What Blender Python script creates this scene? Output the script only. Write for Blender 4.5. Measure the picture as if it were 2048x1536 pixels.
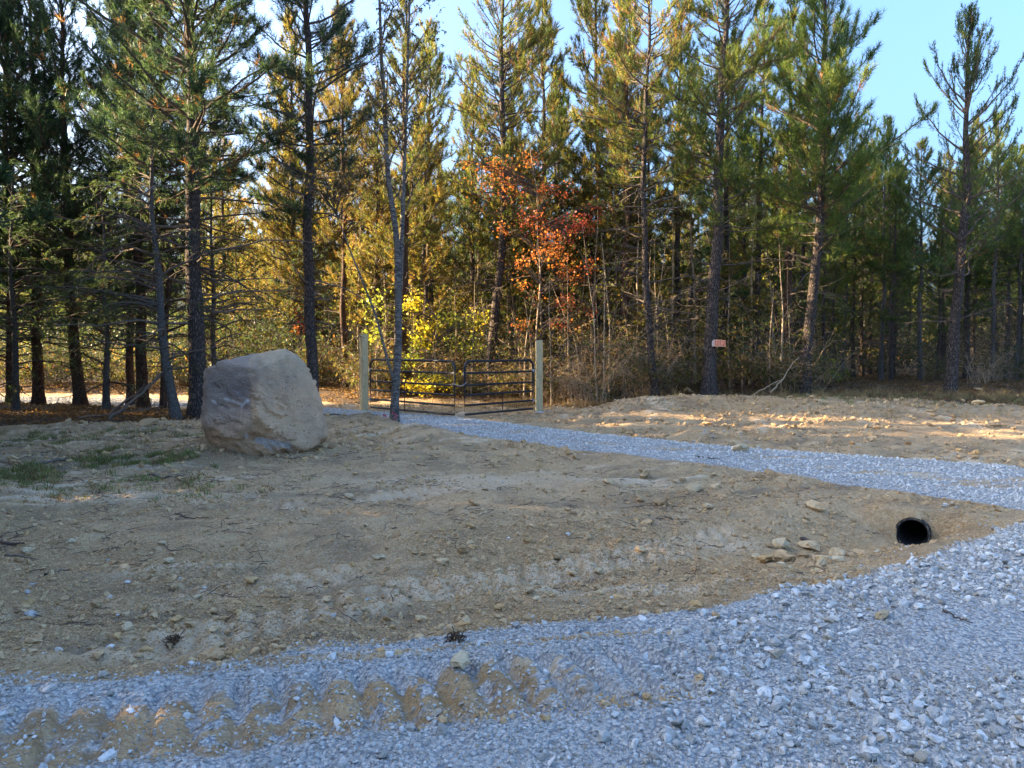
import bpy, bmesh, math, random
import numpy as np
from mathutils import Vector, Matrix

for o in list(bpy.data.objects):
    bpy.data.objects.remove(o)
SC = bpy.context.scene
COL = SC.collection
PI = math.pi
R = math.radians

# ------------------------------------------------------------------ camera
CAM_H, PITCH, FPX = 1.6, R(2.49), 1450.0          # focal length in photo pixels (photo 2048 wide)
cam_d = bpy.data.cameras.new('camera')
cam = bpy.data.objects.new('camera', cam_d)
COL.objects.link(cam)
cam.location = (0, 0, CAM_H)
cam.rotation_euler = (PI / 2 - PITCH, 0, 0)
cam_d.sensor_width = 36.0
cam_d.lens = 36.0 * FPX / 2048
cam_d.clip_start, cam_d.clip_end = 0.05, 2000
SC.camera = cam

# ------------------------------------------------------------------ sky and sun
SUN_EL, SUN_BEHIND = R(15.5), R(8)               # sun low on the left, slightly beyond the tree line
sun_dir = Vector((-math.cos(SUN_BEHIND) * math.cos(SUN_EL), math.sin(SUN_BEHIND) * math.cos(SUN_EL), math.sin(SUN_EL)))
world = bpy.data.worlds.new('World')
SC.world = world
world.use_nodes = True
wn = world.node_tree
wn.nodes.clear()
w_out = wn.nodes.new('ShaderNodeOutputWorld')
w_bg = wn.nodes.new('ShaderNodeBackground')
w_sky = wn.nodes.new('ShaderNodeTexSky')
w_sky.sky_type = 'NISHITA'
w_sky.sun_disc = False
w_sky.sun_elevation = SUN_EL
w_sky.sun_rotation = math.atan2(sun_dir.x, sun_dir.y)
w_sky.air_density, w_sky.dust_density, w_sky.ozone_density = 1.0, 10.0, 5.2
w_bg.inputs['Strength'].default_value = 0.15
wn.links.new(w_sky.outputs[0], w_bg.inputs[0])
wn.links.new(w_bg.outputs[0], w_out.inputs[0])
sun_l = bpy.data.lights.new('sun', 'SUN')
sun_l.energy = 5.0
sun_l.angle = R(0.5)
sun_l.color = (1.0, 0.77, 0.47)
sun = bpy.data.objects.new('sun', sun_l)
COL.objects.link(sun)
sun.rotation_euler = (-sun_dir).to_track_quat('-Z', 'Y').to_euler()
vs = SC.view_settings
vs.view_transform = 'Standard'
vs.look = 'None'
vs.gamma = 1
vs.use_curve_mapping = False
vs.exposure = 2.85
SC.cycles.max_bounces = 8
SC.cycles.transparent_max_bounces = 8

# ------------------------------------------------------------------ helpers
def at(px, py, z=0.0):
    """ground point (world x, y) seen at a photo pixel, for a surface at height z"""
    dy = (768 - py) / FPX
    f = np.array([0, math.cos(PITCH), -math.sin(PITCH)])
    u = np.array([0, math.sin(PITCH), math.cos(PITCH)])
    d = f + u * dy + np.array([(px - 1024) / FPX, 0, 0])
    t = (z - CAM_H) / d[2]
    return d[0] * t, d[1] * t

def hash2(ix, iy, seed):
    h = (ix.astype(np.int64) * 374761393 + iy.astype(np.int64) * 668265263 + seed * 974634777) & 0x7fffffff
    h = ((h ^ (h >> 13)) * 1274126177) & 0x7fffffff
    h = h ^ (h >> 16)
    return (h & 0xffff) / 65535.0

def vnoise(x, y, seed=0):
    ix, iy = np.floor(x), np.floor(y)
    fx, fy = x - ix, y - iy
    fx, fy = fx * fx * (3 - 2 * fx), fy * fy * (3 - 2 * fy)
    ix, iy = ix.astype(np.int64), iy.astype(np.int64)
    a, b = hash2(ix, iy, seed), hash2(ix + 1, iy, seed)
    c, d = hash2(ix, iy + 1, seed), hash2(ix + 1, iy + 1, seed)
    return (a * (1 - fx) + b * fx) * (1 - fy) + (c * (1 - fx) + d * fx) * fy

def fbm(x, y, seed=0, oct=4, gain=0.5):
    s, a, t = 0, 1.0, 0
    for i in range(oct):
        s = s + a * vnoise(x * 2 ** i + 17.3 * i, y * 2 ** i - 9.1 * i, seed + i)
        t += a
        a *= gain
    return s / t

def sstep(a, b, x):
    t = np.clip((x - a) / (b - a), 0, 1)
    return t * t * (3 - 2 * t)

def link(o, parent=None):
    COL.objects.link(o)
    if parent is not None:
        o.parent = parent
    return o

def tag(o, label=None, cat=None, group=None, kind=None):
    if label: o['label'] = label
    if cat: o['category'] = cat
    if group: o['group'] = group
    if kind: o['kind'] = kind
    return o

def empty(name, loc, rz=0.0):
    o = bpy.data.objects.new(name, None)
    o.empty_display_size = 0.2
    o.location = loc
    o.rotation_euler = (0, 0, rz)
    return link(o)

def np_mesh(name, V, faces, mat=None, col=None, smooth=False, mats=None, midx=None):
    """faces: list of int arrays (m,3) / (m,4)"""
    me = bpy.data.meshes.new(name)
    V = np.asarray(V, dtype=np.float32)
    faces = [np.asarray(f, dtype=np.int32) for f in faces if len(f)]
    me.vertices.add(len(V))
    me.vertices.foreach_set('co', V.ravel())
    nl = sum(f.size for f in faces)
    npoly = sum(len(f) for f in faces)
    me.loops.add(nl)
    me.polygons.add(npoly)
    me.loops.foreach_set('vertex_index', np.concatenate([f.ravel() for f in faces]))
    tot = np.concatenate([np.full(len(f), f.shape[1], dtype=np.int32) for f in faces])
    start = np.concatenate([[0], np.cumsum(tot)[:-1]]).astype(np.int32)
    me.polygons.foreach_set('loop_start', start)
    me.polygons.foreach_set('loop_total', tot)
    if smooth:
        me.polygons.foreach_set('use_smooth', np.ones(npoly, dtype=bool))
    me.update(calc_edges=True)
    if col is not None:
        add_col(me, 'col', col)
    for m in (mats or ([mat] if mat else [])):
        me.materials.append(m)
    if midx is not None:
        me.polygons.foreach_set('material_index', np.asarray(midx, dtype=np.int32))
    return me

def add_col(me, name, col):
    a = me.attributes.new(name, 'FLOAT_COLOR', 'POINT')
    c = np.ones((len(col), 4), dtype=np.float32)
    c[:, :3] = col
    a.data.foreach_set('color', c.ravel())

def mobj(name, me, parent=None):
    return link(bpy.data.objects.new(name, me), parent)

def tubes(P, Rr, s=4):
    """batch of tubes: P (M,n,3), Rr (M,n) -> V, quads"""
    P, Rr = np.asarray(P, float), np.asarray(Rr, float)
    M, n, _ = P.shape
    T = np.gradient(P, axis=1)
    T /= np.linalg.norm(T, axis=2, keepdims=True) + 1e-9
    D = P[:, -1] - P[:, 0]
    D /= np.linalg.norm(D, axis=1, keepdims=True) + 1e-9
    ref = np.where(np.abs(D[:, 2:3]) < 0.85, np.array([[0, 0, 1.0]]), np.array([[1.0, 0, 0]]))[:, None, :]
    A = np.cross(ref, T)
    A /= np.linalg.norm(A, axis=2, keepdims=True) + 1e-9
    B = np.cross(T, A)
    th = np.arange(s) * 2 * PI / s
    V = P[:, :, None, :] + Rr[:, :, None, None] * (np.cos(th)[None, None, :, None] * A[:, :, None, :] + np.sin(th)[None, None, :, None] * B[:, :, None, :])
    idx = np.arange(M * n * s).reshape(M, n, s)
    a = idx[:, :-1, :]
    b = np.roll(a, -1, axis=2)
    c = idx[:, 1:, :]
    d = np.roll(c, -1, axis=2)
    F = np.stack([a, b, d, c], axis=-1).reshape(-1, 4)
    return V.reshape(-1, 3), F

def join(parts):
    """[(V, F)] -> V, [F...]"""
    Vs, Fs, off = [], [], 0
    for V, F in parts:
        if len(V) == 0: continue
        Vs.append(V)
        Fs.append(np.asarray(F) + off)
        off += len(V)
    return np.concatenate(Vs), Fs

def box_vf(cx, cy, cz, sx, sy, sz):
    v = np.array([[x, y, z] for x in (-1, 1) for y in (-1, 1) for z in (-1, 1)], float) * (sx / 2, sy / 2, sz / 2) + (cx, cy, cz)
    f = np.array([[0, 1, 3, 2], [4, 6, 7, 5], [0, 4, 5, 1], [2, 3, 7, 6], [0, 2, 6, 4], [1, 5, 7, 3]])
    return v, f

# ------------------------------------------------------------------ materials
class NT:
    def __init__(self, name):
        self.m = bpy.data.materials.new(name)
        self.m.use_nodes = True
        self.t = self.m.node_tree
        self.t.nodes.clear()
        self.out = self.n('ShaderNodeOutputMaterial')
    def n(self, typ, **kw):
        nd = self.t.nodes.new(typ)
        for k, v in kw.items():
            setattr(nd, k, v)
        return nd
    def l(self, a, b):
        self.t.links.new(a, b)
    def set(self, sock, v):
        if hasattr(v, 'is_output'): self.l(v, sock)
        else: sock.default_value = v
    def mix(self, fac, a, b, blend='MIX'):
        nd = self.n('ShaderNodeMix', data_type='RGBA', blend_type=blend)
        self.set(nd.inputs[0], fac)
        for s, v in ((nd.inputs[6], a), (nd.inputs[7], b)):
            self.set(s, v if hasattr(v, 'is_output') else (v[0], v[1], v[2], 1))
        return nd.outputs[2]
    def math(self, op, a, b=0.0, clamp=False):
        nd = self.n('ShaderNodeMath', operation=op, use_clamp=clamp)
        self.set(nd.inputs[0], a)
        self.set(nd.inputs[1], b)
        return nd.outputs[0]
    def ramp(self, v, lo, hi):
        nd = self.n('ShaderNodeMapRange', interpolation_type='SMOOTHSTEP')
        self.set(nd.inputs[0], v)
        nd.inputs[1].default_value, nd.inputs[2].default_value = lo, hi
        return nd.outputs[0]
    def noise(self, vec, scale, detail=4, rough=0.55):
        nd = self.n('ShaderNodeTexNoise')
        if vec is not None: self.l(vec, nd.inputs['Vector'])
        nd.inputs['Scale'].default_value = scale
        nd.inputs['Detail'].default_value = detail
        nd.inputs['Roughness'].default_value = rough
        return nd.outputs[0]
    def voro(self, vec, scale, feature='F1', rnd=1.0):
        nd = self.n('ShaderNodeTexVoronoi', feature=feature)
        if vec is not None: self.l(vec, nd.inputs['Vector'])
        nd.inputs['Scale'].default_value = scale
        nd.inputs['Randomness'].default_value = rnd
        return nd
    def coord(self, which='Object'):
        return self.n('ShaderNodeTexCoord').outputs[which]
    def scaled(self, vec, s):
        nd = self.n('ShaderNodeVectorMath', operation='MULTIPLY')
        self.l(vec, nd.inputs[0])
        nd.inputs[1].default_value = s
        return nd.outputs[0]
    def attr(self, name):
        return self.n('ShaderNodeAttribute', attribute_name=name)
    def bump(self, h, strength=0.5, dist=0.02, normal=None):
        nd = self.n('ShaderNodeBump')
        nd.inputs['Strength'].default_value = strength
        nd.inputs['Distance'].default_value = dist
        self.l(h, nd.inputs['Height'])
        if normal is not None: self.l(normal, nd.inputs['Normal'])
        return nd.outputs[0]
    def pbr(self, col, rough=0.9, spec=0.3, normal=None, metal=0.0):
        b = self.n('ShaderNodeBsdfPrincipled')
        self.set(b.inputs['Base Color'], col if hasattr(col, 'is_output') else (*col, 1))
        self.set(b.inputs['Roughness'], rough)
        b.inputs['Specular IOR Level'].default_value = spec
        b.inputs['Metallic'].default_value = metal
        if normal is not None: self.l(normal, b.inputs['Normal'])
        self.l(b.outputs[0], self.out.inputs[0])
        return b

def mat_plain(name, col, rough=0.6, spec=0.4, metal=0.0, nscale=8, namt=0.25, bump=0.0):
    t = NT(name)
    n = t.noise(t.coord(), nscale, 5)
    c = t.mix(n, [v * (1 - namt) for v in col], [v * (1 + namt) for v in col])
    t.pbr(c, rough, spec, t.bump(n, 0.6, bump) if bump else None, metal)
    return t.m

def mat_leaf(name, trans=0.4, rough=0.55, gain=1.5, rnd=0.25):
    """colour from the per-vertex 'col' attribute, part of the light passes through"""
    t = NT(name)
    a = t.attr('col').outputs['Color']
    oi = t.n('ShaderNodeObjectInfo').outputs['Random']
    k = t.n('ShaderNodeMapRange')
    t.l(oi, k.inputs[0])
    k.inputs[3].default_value, k.inputs[4].default_value = 1 - rnd, 1 + rnd
    c = t.n('ShaderNodeVectorMath', operation='SCALE')
    t.l(a, c.inputs[0]); t.l(k.outputs[0], c.inputs['Scale'])
    b = t.pbr(c.outputs[0], rough, 0.25)
    tr = t.n('ShaderNodeBsdfTranslucent')
    g = t.n('ShaderNodeVectorMath', operation='MULTIPLY')
    t.l(c.outputs[0], g.inputs[0])
    g.inputs[1].default_value = (gain, gain * 0.95, gain * 0.6)
    t.l(g.outputs[0], tr.inputs[0])
    mx = t.n('ShaderNodeMixShader')
    mx.inputs[0].default_value = trans
    t.l(b.outputs[0], mx.inputs[1]); t.l(tr.outputs[0], mx.inputs[2])
    t.l(mx.outputs[0], t.out.inputs[0])
    return t.m

def mat_bark(name, ridge, crack, scale=1.0, tint2=None, bumpd=0.03):
    t = NT(name)
    co = t.coord()
    warp = t.n('ShaderNodeVectorMath', operation='ADD')
    ns = t.n('ShaderNodeTexNoise'); t.l(co, ns.inputs['Vector']); ns.inputs['Scale'].default_value = 6
    sc = t.scaled(ns.outputs['Color'], (0.06, 0.06, 0.12))
    t.l(co, warp.inputs[0]); t.l(sc, warp.inputs[1])
    v = t.scaled(warp.outputs[0], (1, 1, 0.3))
    vo = t.voro(v, 26 * scale, 'DISTANCE_TO_EDGE')
    pl = t.ramp(vo.outputs[0], 0.0, 0.28)
    f = t.noise(t.scaled(co, (1, 1, 0.35)), 55 * scale, 6, 0.65)
    h = t.math('ADD', t.math('MULTIPLY', pl, 0.7), t.math('MULTIPLY', f, 0.5))
    big = t.noise(co, 1.3, 3)
    r2 = t.mix(t.ramp(big, 0.35, 0.7), ridge, tint2 or [x * 0.75 for x in ridge])
    r3 = t.mix(f, [x * 0.6 for x in ridge], r2)
    c = t.mix(pl, crack, r3)
    t.pbr(c, 0.95, 0.15, t.bump(h, 1.0, bumpd))
    return t.m

M = {}
M['bark'] = mat_bark('pine_bark', (0.185, 0.15, 0.13), (0.045, 0.035, 0.03), 1.0, (0.16, 0.115, 0.09))
M['bark_red'] = mat_bark('red_bark', (0.22, 0.135, 0.09), (0.06, 0.036, 0.026), 1.1, (0.17, 0.11, 0.08))
M['bark_grey'] = mat_bark('grey_bark', (0.22, 0.20, 0.18), (0.08, 0.07, 0.06), 1.6, (0.17, 0.16, 0.15), 0.015)
M['twig'] = mat_plain('twig', (0.11, 0.085, 0.068), 0.95, 0.1, 0, 12, 0.45)
M['deadwood'] = mat_plain('dead_wood', (0.165, 0.130, 0.102), 0.95, 0.1, 0, 10, 0.4)
M['pale_stem'] = mat_plain('pale_stem', (0.36, 0.27, 0.175), 0.9, 0.15, 0, 7, 0.4)
M['needle'] = mat_leaf('pine_needles', 0.5, 0.45, 2.1)
M['leaf'] = mat_leaf('leaves', 0.5, 0.5, 1.5)
M['grass'] = mat_leaf('grass_blades', 0.35, 0.6, 1.3, 0.35)

def birch_bark():
    t = NT('smooth_bark')
    co = t.coord()
    n = t.noise(t.scaled(co, (1, 1, 4)), 9, 5, 0.6)
    n2 = t.noise(co, 3, 3)
    c = t.mix(t.ramp(n, 0.42, 0.6), (0.06, 0.053, 0.047), (0.20, 0.175, 0.15))
    c = t.mix(t.ramp(n2, 0.5, 0.7), c, (0.13, 0.115, 0.095))
    t.pbr(c, 0.9, 0.2, t.bump(n, 0.5, 0.01))
    return t.m
M['bark_smooth'] = birch_bark()

def ground_mat():
    t = NT('ground_soil')
    co = t.coord()
    m1, m2 = t.attr('m1'), t.attr('m2')
    s1, s2 = t.n('ShaderNodeSeparateColor'), t.n('ShaderNodeSeparateColor')
    t.l(m1.outputs['Color'], s1.inputs[0]); t.l(m2.outputs['Color'], s2.inputs[0])
    grav, forest, clay = s1.outputs
    pale, dark, grass = s2.outputs
    fine = t.noise(co, 38, 8, 0.7)
    mid = t.noise(co, 5.5, 6, 0.62)
    big = t.noise(co, 0.8, 4, 0.55)
    soil = t.mix(t.ramp(mid, 0.3, 0.72), (0.46, 0.292, 0.145), (0.64, 0.432, 0.225))
    soil = t.mix(t.math('MULTIPLY', t.ramp(big, 0.42, 0.66), 0.55), soil, (0.68, 0.45, 0.235))
    soil = t.mix(t.math('MULTIPLY', t.ramp(fine, 0.52, 0.75), 0.45), soil, (0.29, 0.19, 0.10))
    cr = t.voro(co, 30)
    cr2 = t.voro(co, 75)
    cs, cs2 = t.n('ShaderNodeSeparateColor'), t.n('ShaderNodeSeparateColor')
    t.l(cr.outputs['Color'], cs.inputs[0]); t.l(cr2.outputs['Color'], cs2.inputs[0])
    lump_on = t.ramp(t.noise(co, 2.2, 5, 0.65), 0.40, 0.62)
    soil = t.mix(t.math('MULTIPLY', t.math('MULTIPLY', cs.outputs[0], lump_on), 0.45), soil, (0.26, 0.175, 0.095))
    soil = t.mix(t.math('MULTIPLY', t.ramp(cs.outputs[1], 0.6, 1.0), 0.6), soil, (0.66, 0.48, 0.28))
    soil = t.mix(t.math('MULTIPLY', t.ramp(cs2.outputs[0], 0.5, 1.0), 0.5), soil, (0.28, 0.19, 0.11))
    soil = t.mix(t.math('MULTIPLY', t.ramp(cs2.outputs[1], 0.6, 1.0), 0.5), soil, (0.68, 0.52, 0.33))
    soil = t.mix(clay, soil, t.mix(fine, (0.42, 0.25, 0.10), (0.56, 0.36, 0.16)))
    soil = t.mix(t.math('MULTIPLY', dark, 0.85), soil, t.mix(fine, (0.18, 0.13, 0.085), (0.30, 0.22, 0.14)))
    soil = t.mix(t.math('MULTIPLY', pale, t.ramp(mid, 0.1, 0.45)), soil, t.mix(fine, (0.66, 0.49, 0.31), (0.80, 0.63, 0.43)))
    soil = t.mix(t.math('MULTIPLY', grass, 0.55), soil, (0.15, 0.135, 0.09))
    duff = t.mix(t.ramp(t.noise(co, 24, 7, 0.7), 0.35, 0.7), (0.06, 0.04, 0.027), (0.19, 0.125, 0.075))
    soil = t.mix(t.ramp(t.math('ADD', forest, t.math('MULTIPLY', t.math('SUBTRACT', mid, 0.5), 0.6)), 0.3, 0.7), soil, duff)
    # packed limestone dust and chips
    vo = t.voro(co, 42)
    vo2 = t.voro(co, 95)
    chip = t.mix(vo.outputs['Color'], (0.43, 0.40, 0.355), (0.69, 0.65, 0.585))
    chip = t.mix(t.ramp(vo.outputs['Distance'], 0.35, 0.75), chip, (0.24, 0.24, 0.24))
    chip = t.mix(t.math('MULTIPLY', t.ramp(fine, 0.4, 0.7), 0.5), chip, (0.56, 0.55, 0.53))
    chip = t.mix(t.math('MULTIPLY', t.ramp(t.noise(co, 1.7, 5, 0.6), 0.46, 0.66), 0.5), chip, (0.47, 0.43, 0.37))
    gm = t.ramp(t.math('ADD', grav, t.math('MULTIPLY', t.math('SUBTRACT', t.noise(co, 14, 6, 0.7), 0.5), 0.9)), 0.35, 0.65)
    c = t.mix(gm, soil, chip)
    h1 = t.math('ADD', t.math('MULTIPLY', fine, 0.9), t.math('MULTIPLY', mid, 0.8))
    h1 = t.math('SUBTRACT', h1, t.math('MULTIPLY', t.math('MULTIPLY', cr.outputs['Distance'], lump_on), 0.7))
    h1 = t.math('SUBTRACT', h1, t.math('MULTIPLY', cr2.outputs['Distance'], 0.35))
    h2 = t.math('MULTIPLY', t.math('SUBTRACT', 1.0, vo.outputs['Distance']), 0.8)
    h2 = t.math('ADD', h2, t.math('MULTIPLY', vo2.outputs['Distance'], -0.3))
    hm = t.n('ShaderNodeMix', data_type='FLOAT')
    t.l(gm, hm.inputs[0]); t.l(h1, hm.inputs[2]); t.l(h2, hm.inputs[3])
    t.pbr(c, 0.97, 0.12, t.bump(hm.outputs[0], 1.0, 0.035))
    return t.m
M['ground'] = ground_mat()

def stone_mat(name, a, b, stain=(0.35, 0.27, 0.18), stain_amt=0.15):
    t = NT(name)
    co = t.coord()
    oi = t.n('ShaderNodeObjectInfo').outputs['Random']
    c = t.mix(oi, a, b)
    n = t.noise(co, 3, 4)
    c = t.mix(t.math('MULTIPLY', t.ramp(n, 0.45, 0.7), 0.5), c, [x * 0.7 for x in a])
    r2 = t.math('FRACT', t.math('MULTIPLY', oi, 37.7))
    c = t.mix(t.math('MULTIPLY', t.math('GREATER_THAN', r2, 1 - stain_amt), 0.7), c, stain)
    t.pbr(c, 0.92, 0.2, t.bump(t.noise(co, 9, 4), 0.4, 0.1))
    return t.m
M['stone'] = stone_mat('limestone', (0.33, 0.31, 0.275), (0.77, 0.73, 0.665), (0.42, 0.33, 0.22), 0.08)
M['stone_pale'] = stone_mat('pale_limestone', (0.50, 0.475, 0.435), (0.84, 0.81, 0.755), (0.45, 0.38, 0.28), 0.05)
M['clod'] = stone_mat('earth_clod', (0.44, 0.28, 0.14), (0.66, 0.46, 0.25), (0.58, 0.37, 0.16), 0.12)
M['sandstone'] = stone_mat('sandstone_lump', (0.50, 0.37, 0.21), (0.66, 0.52, 0.33), (0.5, 0.36, 0.18), 0.2)

# ------------------------------------------------------------------ terrain
DRIVE = np.array([(14.0, 2.6, 3.6), (11, 4.6, 3.2), (8.2, 6.75, 2.35), (6.15, 8.75, 1.62), (4.4, 10.3, 1.22), (2.95, 11.5, 1.03), (-0.25, 14.75, 1.05),
                  (-2.2, 17.1, 1.1), (-5.2, 19.5, 1.1), (-9, 22.2, 1.1), (-13, 23.9, 1.2), (-20, 25, 1.3), (-45, 26.5, 1.3)])
_pts = [(-30, 1.5), (-8, 2.9)] + [at(*p) for p in ((0, 1345), (300, 1330), (640, 1280), (900, 1245), (1200, 1225), (1500, 1190), (1700, 1150), (1830, 1130), (1930, 1082), (2048, 1040))] + [(5.6, 7.4), (30, 8.5)]
ROADX, ROADY = np.array([p[0] for p in _pts]), np.array([p[1] for p in _pts])

PIPE_C = (4.02, 7.2, -0.215)
_pa = Vector((0.57, 0.82, 0.02)).normalized()
PIPE_AX = (_pa.x, _pa.y, _pa.z)

def drive_sd(x, y):
    """signed distance inside (<0) of the driveway, and distance to the centre line"""
    best = np.full(np.shape(x), 1e9)
    cen = np.full(np.shape(x), 1e9)
    for (x0, y0, w0), (x1, y1, w1) in zip(DRIVE[:-1], DRIVE[1:]):
        dx, dy = x1 - x0, y1 - y0
        t = np.clip(((x - x0) * dx + (y - y0) * dy) / (dx * dx + dy * dy), 0, 1)
        d = np.hypot(x - (x0 + t * dx), y - (y0 + t * dy))
        sd = d - (w0 + t * (w1 - w0))
        best = np.minimum(best, sd)
        cen = np.minimum(cen, d)
    return best, cen

def road_sd(x, y):
    return y - np.interp(x, ROADX, ROADY)          # <0 on the gravel road

def forest_edge(x):
    return np.interp(x, [-60, -13, -9, -7.6, -6.2, -5, -3.6, -2, 0.3, 2.5, 5, 7, 9, 11, 14, 40], [13.5, 14.5, 15.2, 15.6, 16.8, 22, 23.5, 23.0, 21.2, 20.2, 19.8, 20.2, 20.0, 18.5, 16.5, 14])

def lugs(x, y, p0, p1, width, pitch, skew=0.0, duty=0.5):
    """tread pattern along p0->p1: returns (height 0..1, mask 0..1)"""
    p0, p1 = np.array(p0), np.array(p1)
    L = np.linalg.norm(p1 - p0)
    d = (p1 - p0) / L
    u = (x - p0[0]) * d[0] + (y - p0[1]) * d[1]
    v = -(x - p0[0]) * d[1] + (y - p0[1]) * d[0]
    v = v + 0.05 * (fbm(u * 1.5, v * 0, 5, 2) - 0.5)
    m = sstep(-0.15, 0.1, u) * sstep(L + 0.15, L - 0.1, u) * sstep(width / 2 + 0.06, width / 2 - 0.04, np.abs(v))
    ph = (u + skew * v) / pitch + 0.16 * (fbm(x * 2.2, y * 2.2, 9, 3) - 0.5)
    w = 0.5 + 0.5 * np.cos(ph * 2 * PI)
    amp = 0.55 + 0.8 * fbm(x * 2.3, y * 2.3, 13, 4)
    return np.clip(1 - w ** 3 * 1.2 * amp + 0.5 * (fbm(x * 9, y * 9, 15, 2) - 0.5), 0, 1), m

TRK = dict(
    a=(at(-180, 1475), at(1420, 1330), 0.62, 0.185, 0.12),
    b=(at(330, 1265), at(1010, 1130), 0.5, 0.17, -0.3),
    b2=(at(1010, 1130), at(1480, 1050), 0.42, 0.17, -0.5),
    c=(at(20, 1320), at(360, 1265), 0.5, 0.19, -0.2),
    d=(at(760, 985), at(1500, 955), 0.5, 0.16, 0.4),
    e=(at(560, 1010), at(1200, 930), 0.45, 0.16, -0.3),
    f=(at(-100, 1230), at(700, 1130), 0.45, 0.17, 0.2),
)

def scrape(x, y):
    """long blade and track scrapes that bend round the yard: -0.5..0.5"""
    a = 0.16 + 0.05 * (y - 5)
    u = x * np.cos(a) + y * np.sin(a)
    v = -x * np.sin(a) + y * np.cos(a) + 0.25 * (fbm(x * 0.5, y * 0.5, 501, 2) - 0.5)
    return 0.6 * (fbm(u * 0.45, v * 3.6, 503, 3, 0.55) - 0.5) + 0.5 * (fbm(u * 1.1, v * 10, 507, 3, 0.6) - 0.5)

def height(x, y, detail=True):
    x, y = np.asarray(x, float), np.asarray(y, float)
    z = 0.05 * (fbm(x * 0.35, y * 0.35, 3, 3) - 0.5)
    dsd, dcen = drive_sd(x, y)
    rsd = road_sd(x, y)
    # rise towards the trees right of the driveway
    rt = sstep(1.0, 3.2, x + 0.25 * (17.5 - y)) * sstep(0, 1.5, dsd)
    z = z + rt * 0.36 * sstep(12.5, 19.5, y)
    z = z + 0.12 * np.exp(-(((x - 5.0) / 3.0) ** 2 + ((y - 18.8) / 1.2) ** 2))
    z = z + 0.2 * sstep(20.5, 25, y) * sstep(1.0, 3.0, dsd)
    # left yard
    z = z + 0.10 * sstep(-3.5, -7, x) * sstep(11, 15.5, y) * sstep(0.0, 2.0, dsd)
    # spoil heap between boulder and driveway, pile left of the boulder
    z = z + 0.33 * np.exp(-(((x + 3.0) / 1.7) ** 2 + ((y - 15.6) / 1.15) ** 2)) * sstep(0.0, 0.7, dsd)
    z = z + 0.17 * np.exp(-(((x + 1.4) / 1.2) ** 2 + ((y - 13.9) / 1.0) ** 2)) * sstep(0.0, 0.8, dsd)
    z = z + 0.26 * np.exp(-(((x + 4.75) / 0.5) ** 2 + ((y - 11.7) / 0.7) ** 2))
    z = z + 0.12 * np.exp(-(((x + 3.9) / 1.2) ** 2 + ((y - 11.9) / 0.6) ** 2))
    # ditch that ends at the culvert
    px = np.interp(x, [-12, -4, 0, 2.2, 3.6, 4.05], [4.4, 4.9, 5.55, 6.3, 7.0, 7.2])
    dep = np.interp(x, [-12, -4, 0, 2.2, 3.3, 4.05], [0.02, 0.04, 0.08, 0.16, 0.30, 0.36])
    wid = np.interp(x, [-12, 0, 2.5, 4.05], [1.2, 1.0, 0.75, 0.5])
    back = np.clip((y - px) / wid, -9, 9)
    prof = np.where(back < 0, np.exp(-(back * 0.9) ** 2), np.exp(-(back * np.interp(x, [0, 3.2, 4.1], [0.9, 1.3, 1.6])) ** 2))
    endcut = sstep(4.6, 4.15, x - 0.35 * (y - 7.2))
    pa = (x - 4.02) * 0.57 + (y - 7.2) * 0.82
    pb = (x - 4.02) * 0.82 - (y - 7.2) * 0.57
    face = sstep(-0.06, 0.09, pa - 0.08 * sstep(-0.02, 0.16, pb)) * sstep(-0.75, -0.3, pb)
    z = z - dep * prof * endcut * (1 - face)
    # bank on the near side of the culvert (stone slope of the road)
    z = z + 0.05 * sstep(0.2, -0.6, rsd) * sstep(1.2, 2.8, x)
    z = z + 0.02 * sstep(0.1, -0.35, dsd)
    if detail:
        rough = sstep(-0.2, 0.25, dsd) * (0.45 + 0.55 * sstep(-0.2, 0.3, rsd))
        near = sstep(40, 15, y)
        n1 = fbm(x * 1.7, y * 1.7, 21, 4, 0.55) - 0.5
        n2 = fbm(x * 8, y * 8, 31, 3, 0.6) - 0.5
        patch = sstep(0.42, 0.62, fbm(x * 0.6, y * 0.6, 41, 3))
        z = z + rough * (0.14 * n1 + (0.022 + 0.04 * patch) * n2) * near
        z = z + rough * near * 0.15 * scrape(x, y) * sstep(0.3, 0.6, fbm(x * 0.45, y * 0.45, 511, 2))
        ridg = np.abs(fbm(x * 4.2, y * 4.2, 513, 3, 0.55) - 0.5)
        z = z - rough * near * patch * 0.10 * ridg
        z = z + 0.012 * (1 - rough) * n2 * near
        for k, amp in (('a', 0.06), ('b', 0.027), ('b2', 0.026), ('c', 0.034), ('d', 0.042), ('e', 0.042), ('f', 0.028)):
            p0, p1, w, pi_, sk = TRK[k]
            h, m = lugs(x, y, p0, p1, w, pi_, sk)
            keep = sstep(0.36, 0.55, fbm(x * 1.1, y * 1.1, 51, 3)) if k != 'a' else 0.55 + 0.45 * sstep(0.3, 0.55, fbm(x * 1.3, y * 1.3, 51, 3))
            z = z + amp * (h - 0.7) * m * keep
        # pushed ridge along the far side of the foreground track
        p0, p1 = np.array(TRK['a'][0]), np.array(TRK['a'][1])
        d = (p1 - p0) / np.linalg.norm(p1 - p0)
        v = -(x - p0[0]) * d[1] + (y - p0[1]) * d[0]
        z = z + (0.035 * np.exp(-((v - 0.42) / 0.09) ** 2) + 0.03 * np.exp(-((v + 0.42) / 0.1) ** 2)) * fbm(x * 4, y * 4, 61, 2) * sstep(2.6, 2.0, x)
    return z

def zf(x, y):
    return float(height(np.array([x]), np.array([y]))[0])

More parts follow.
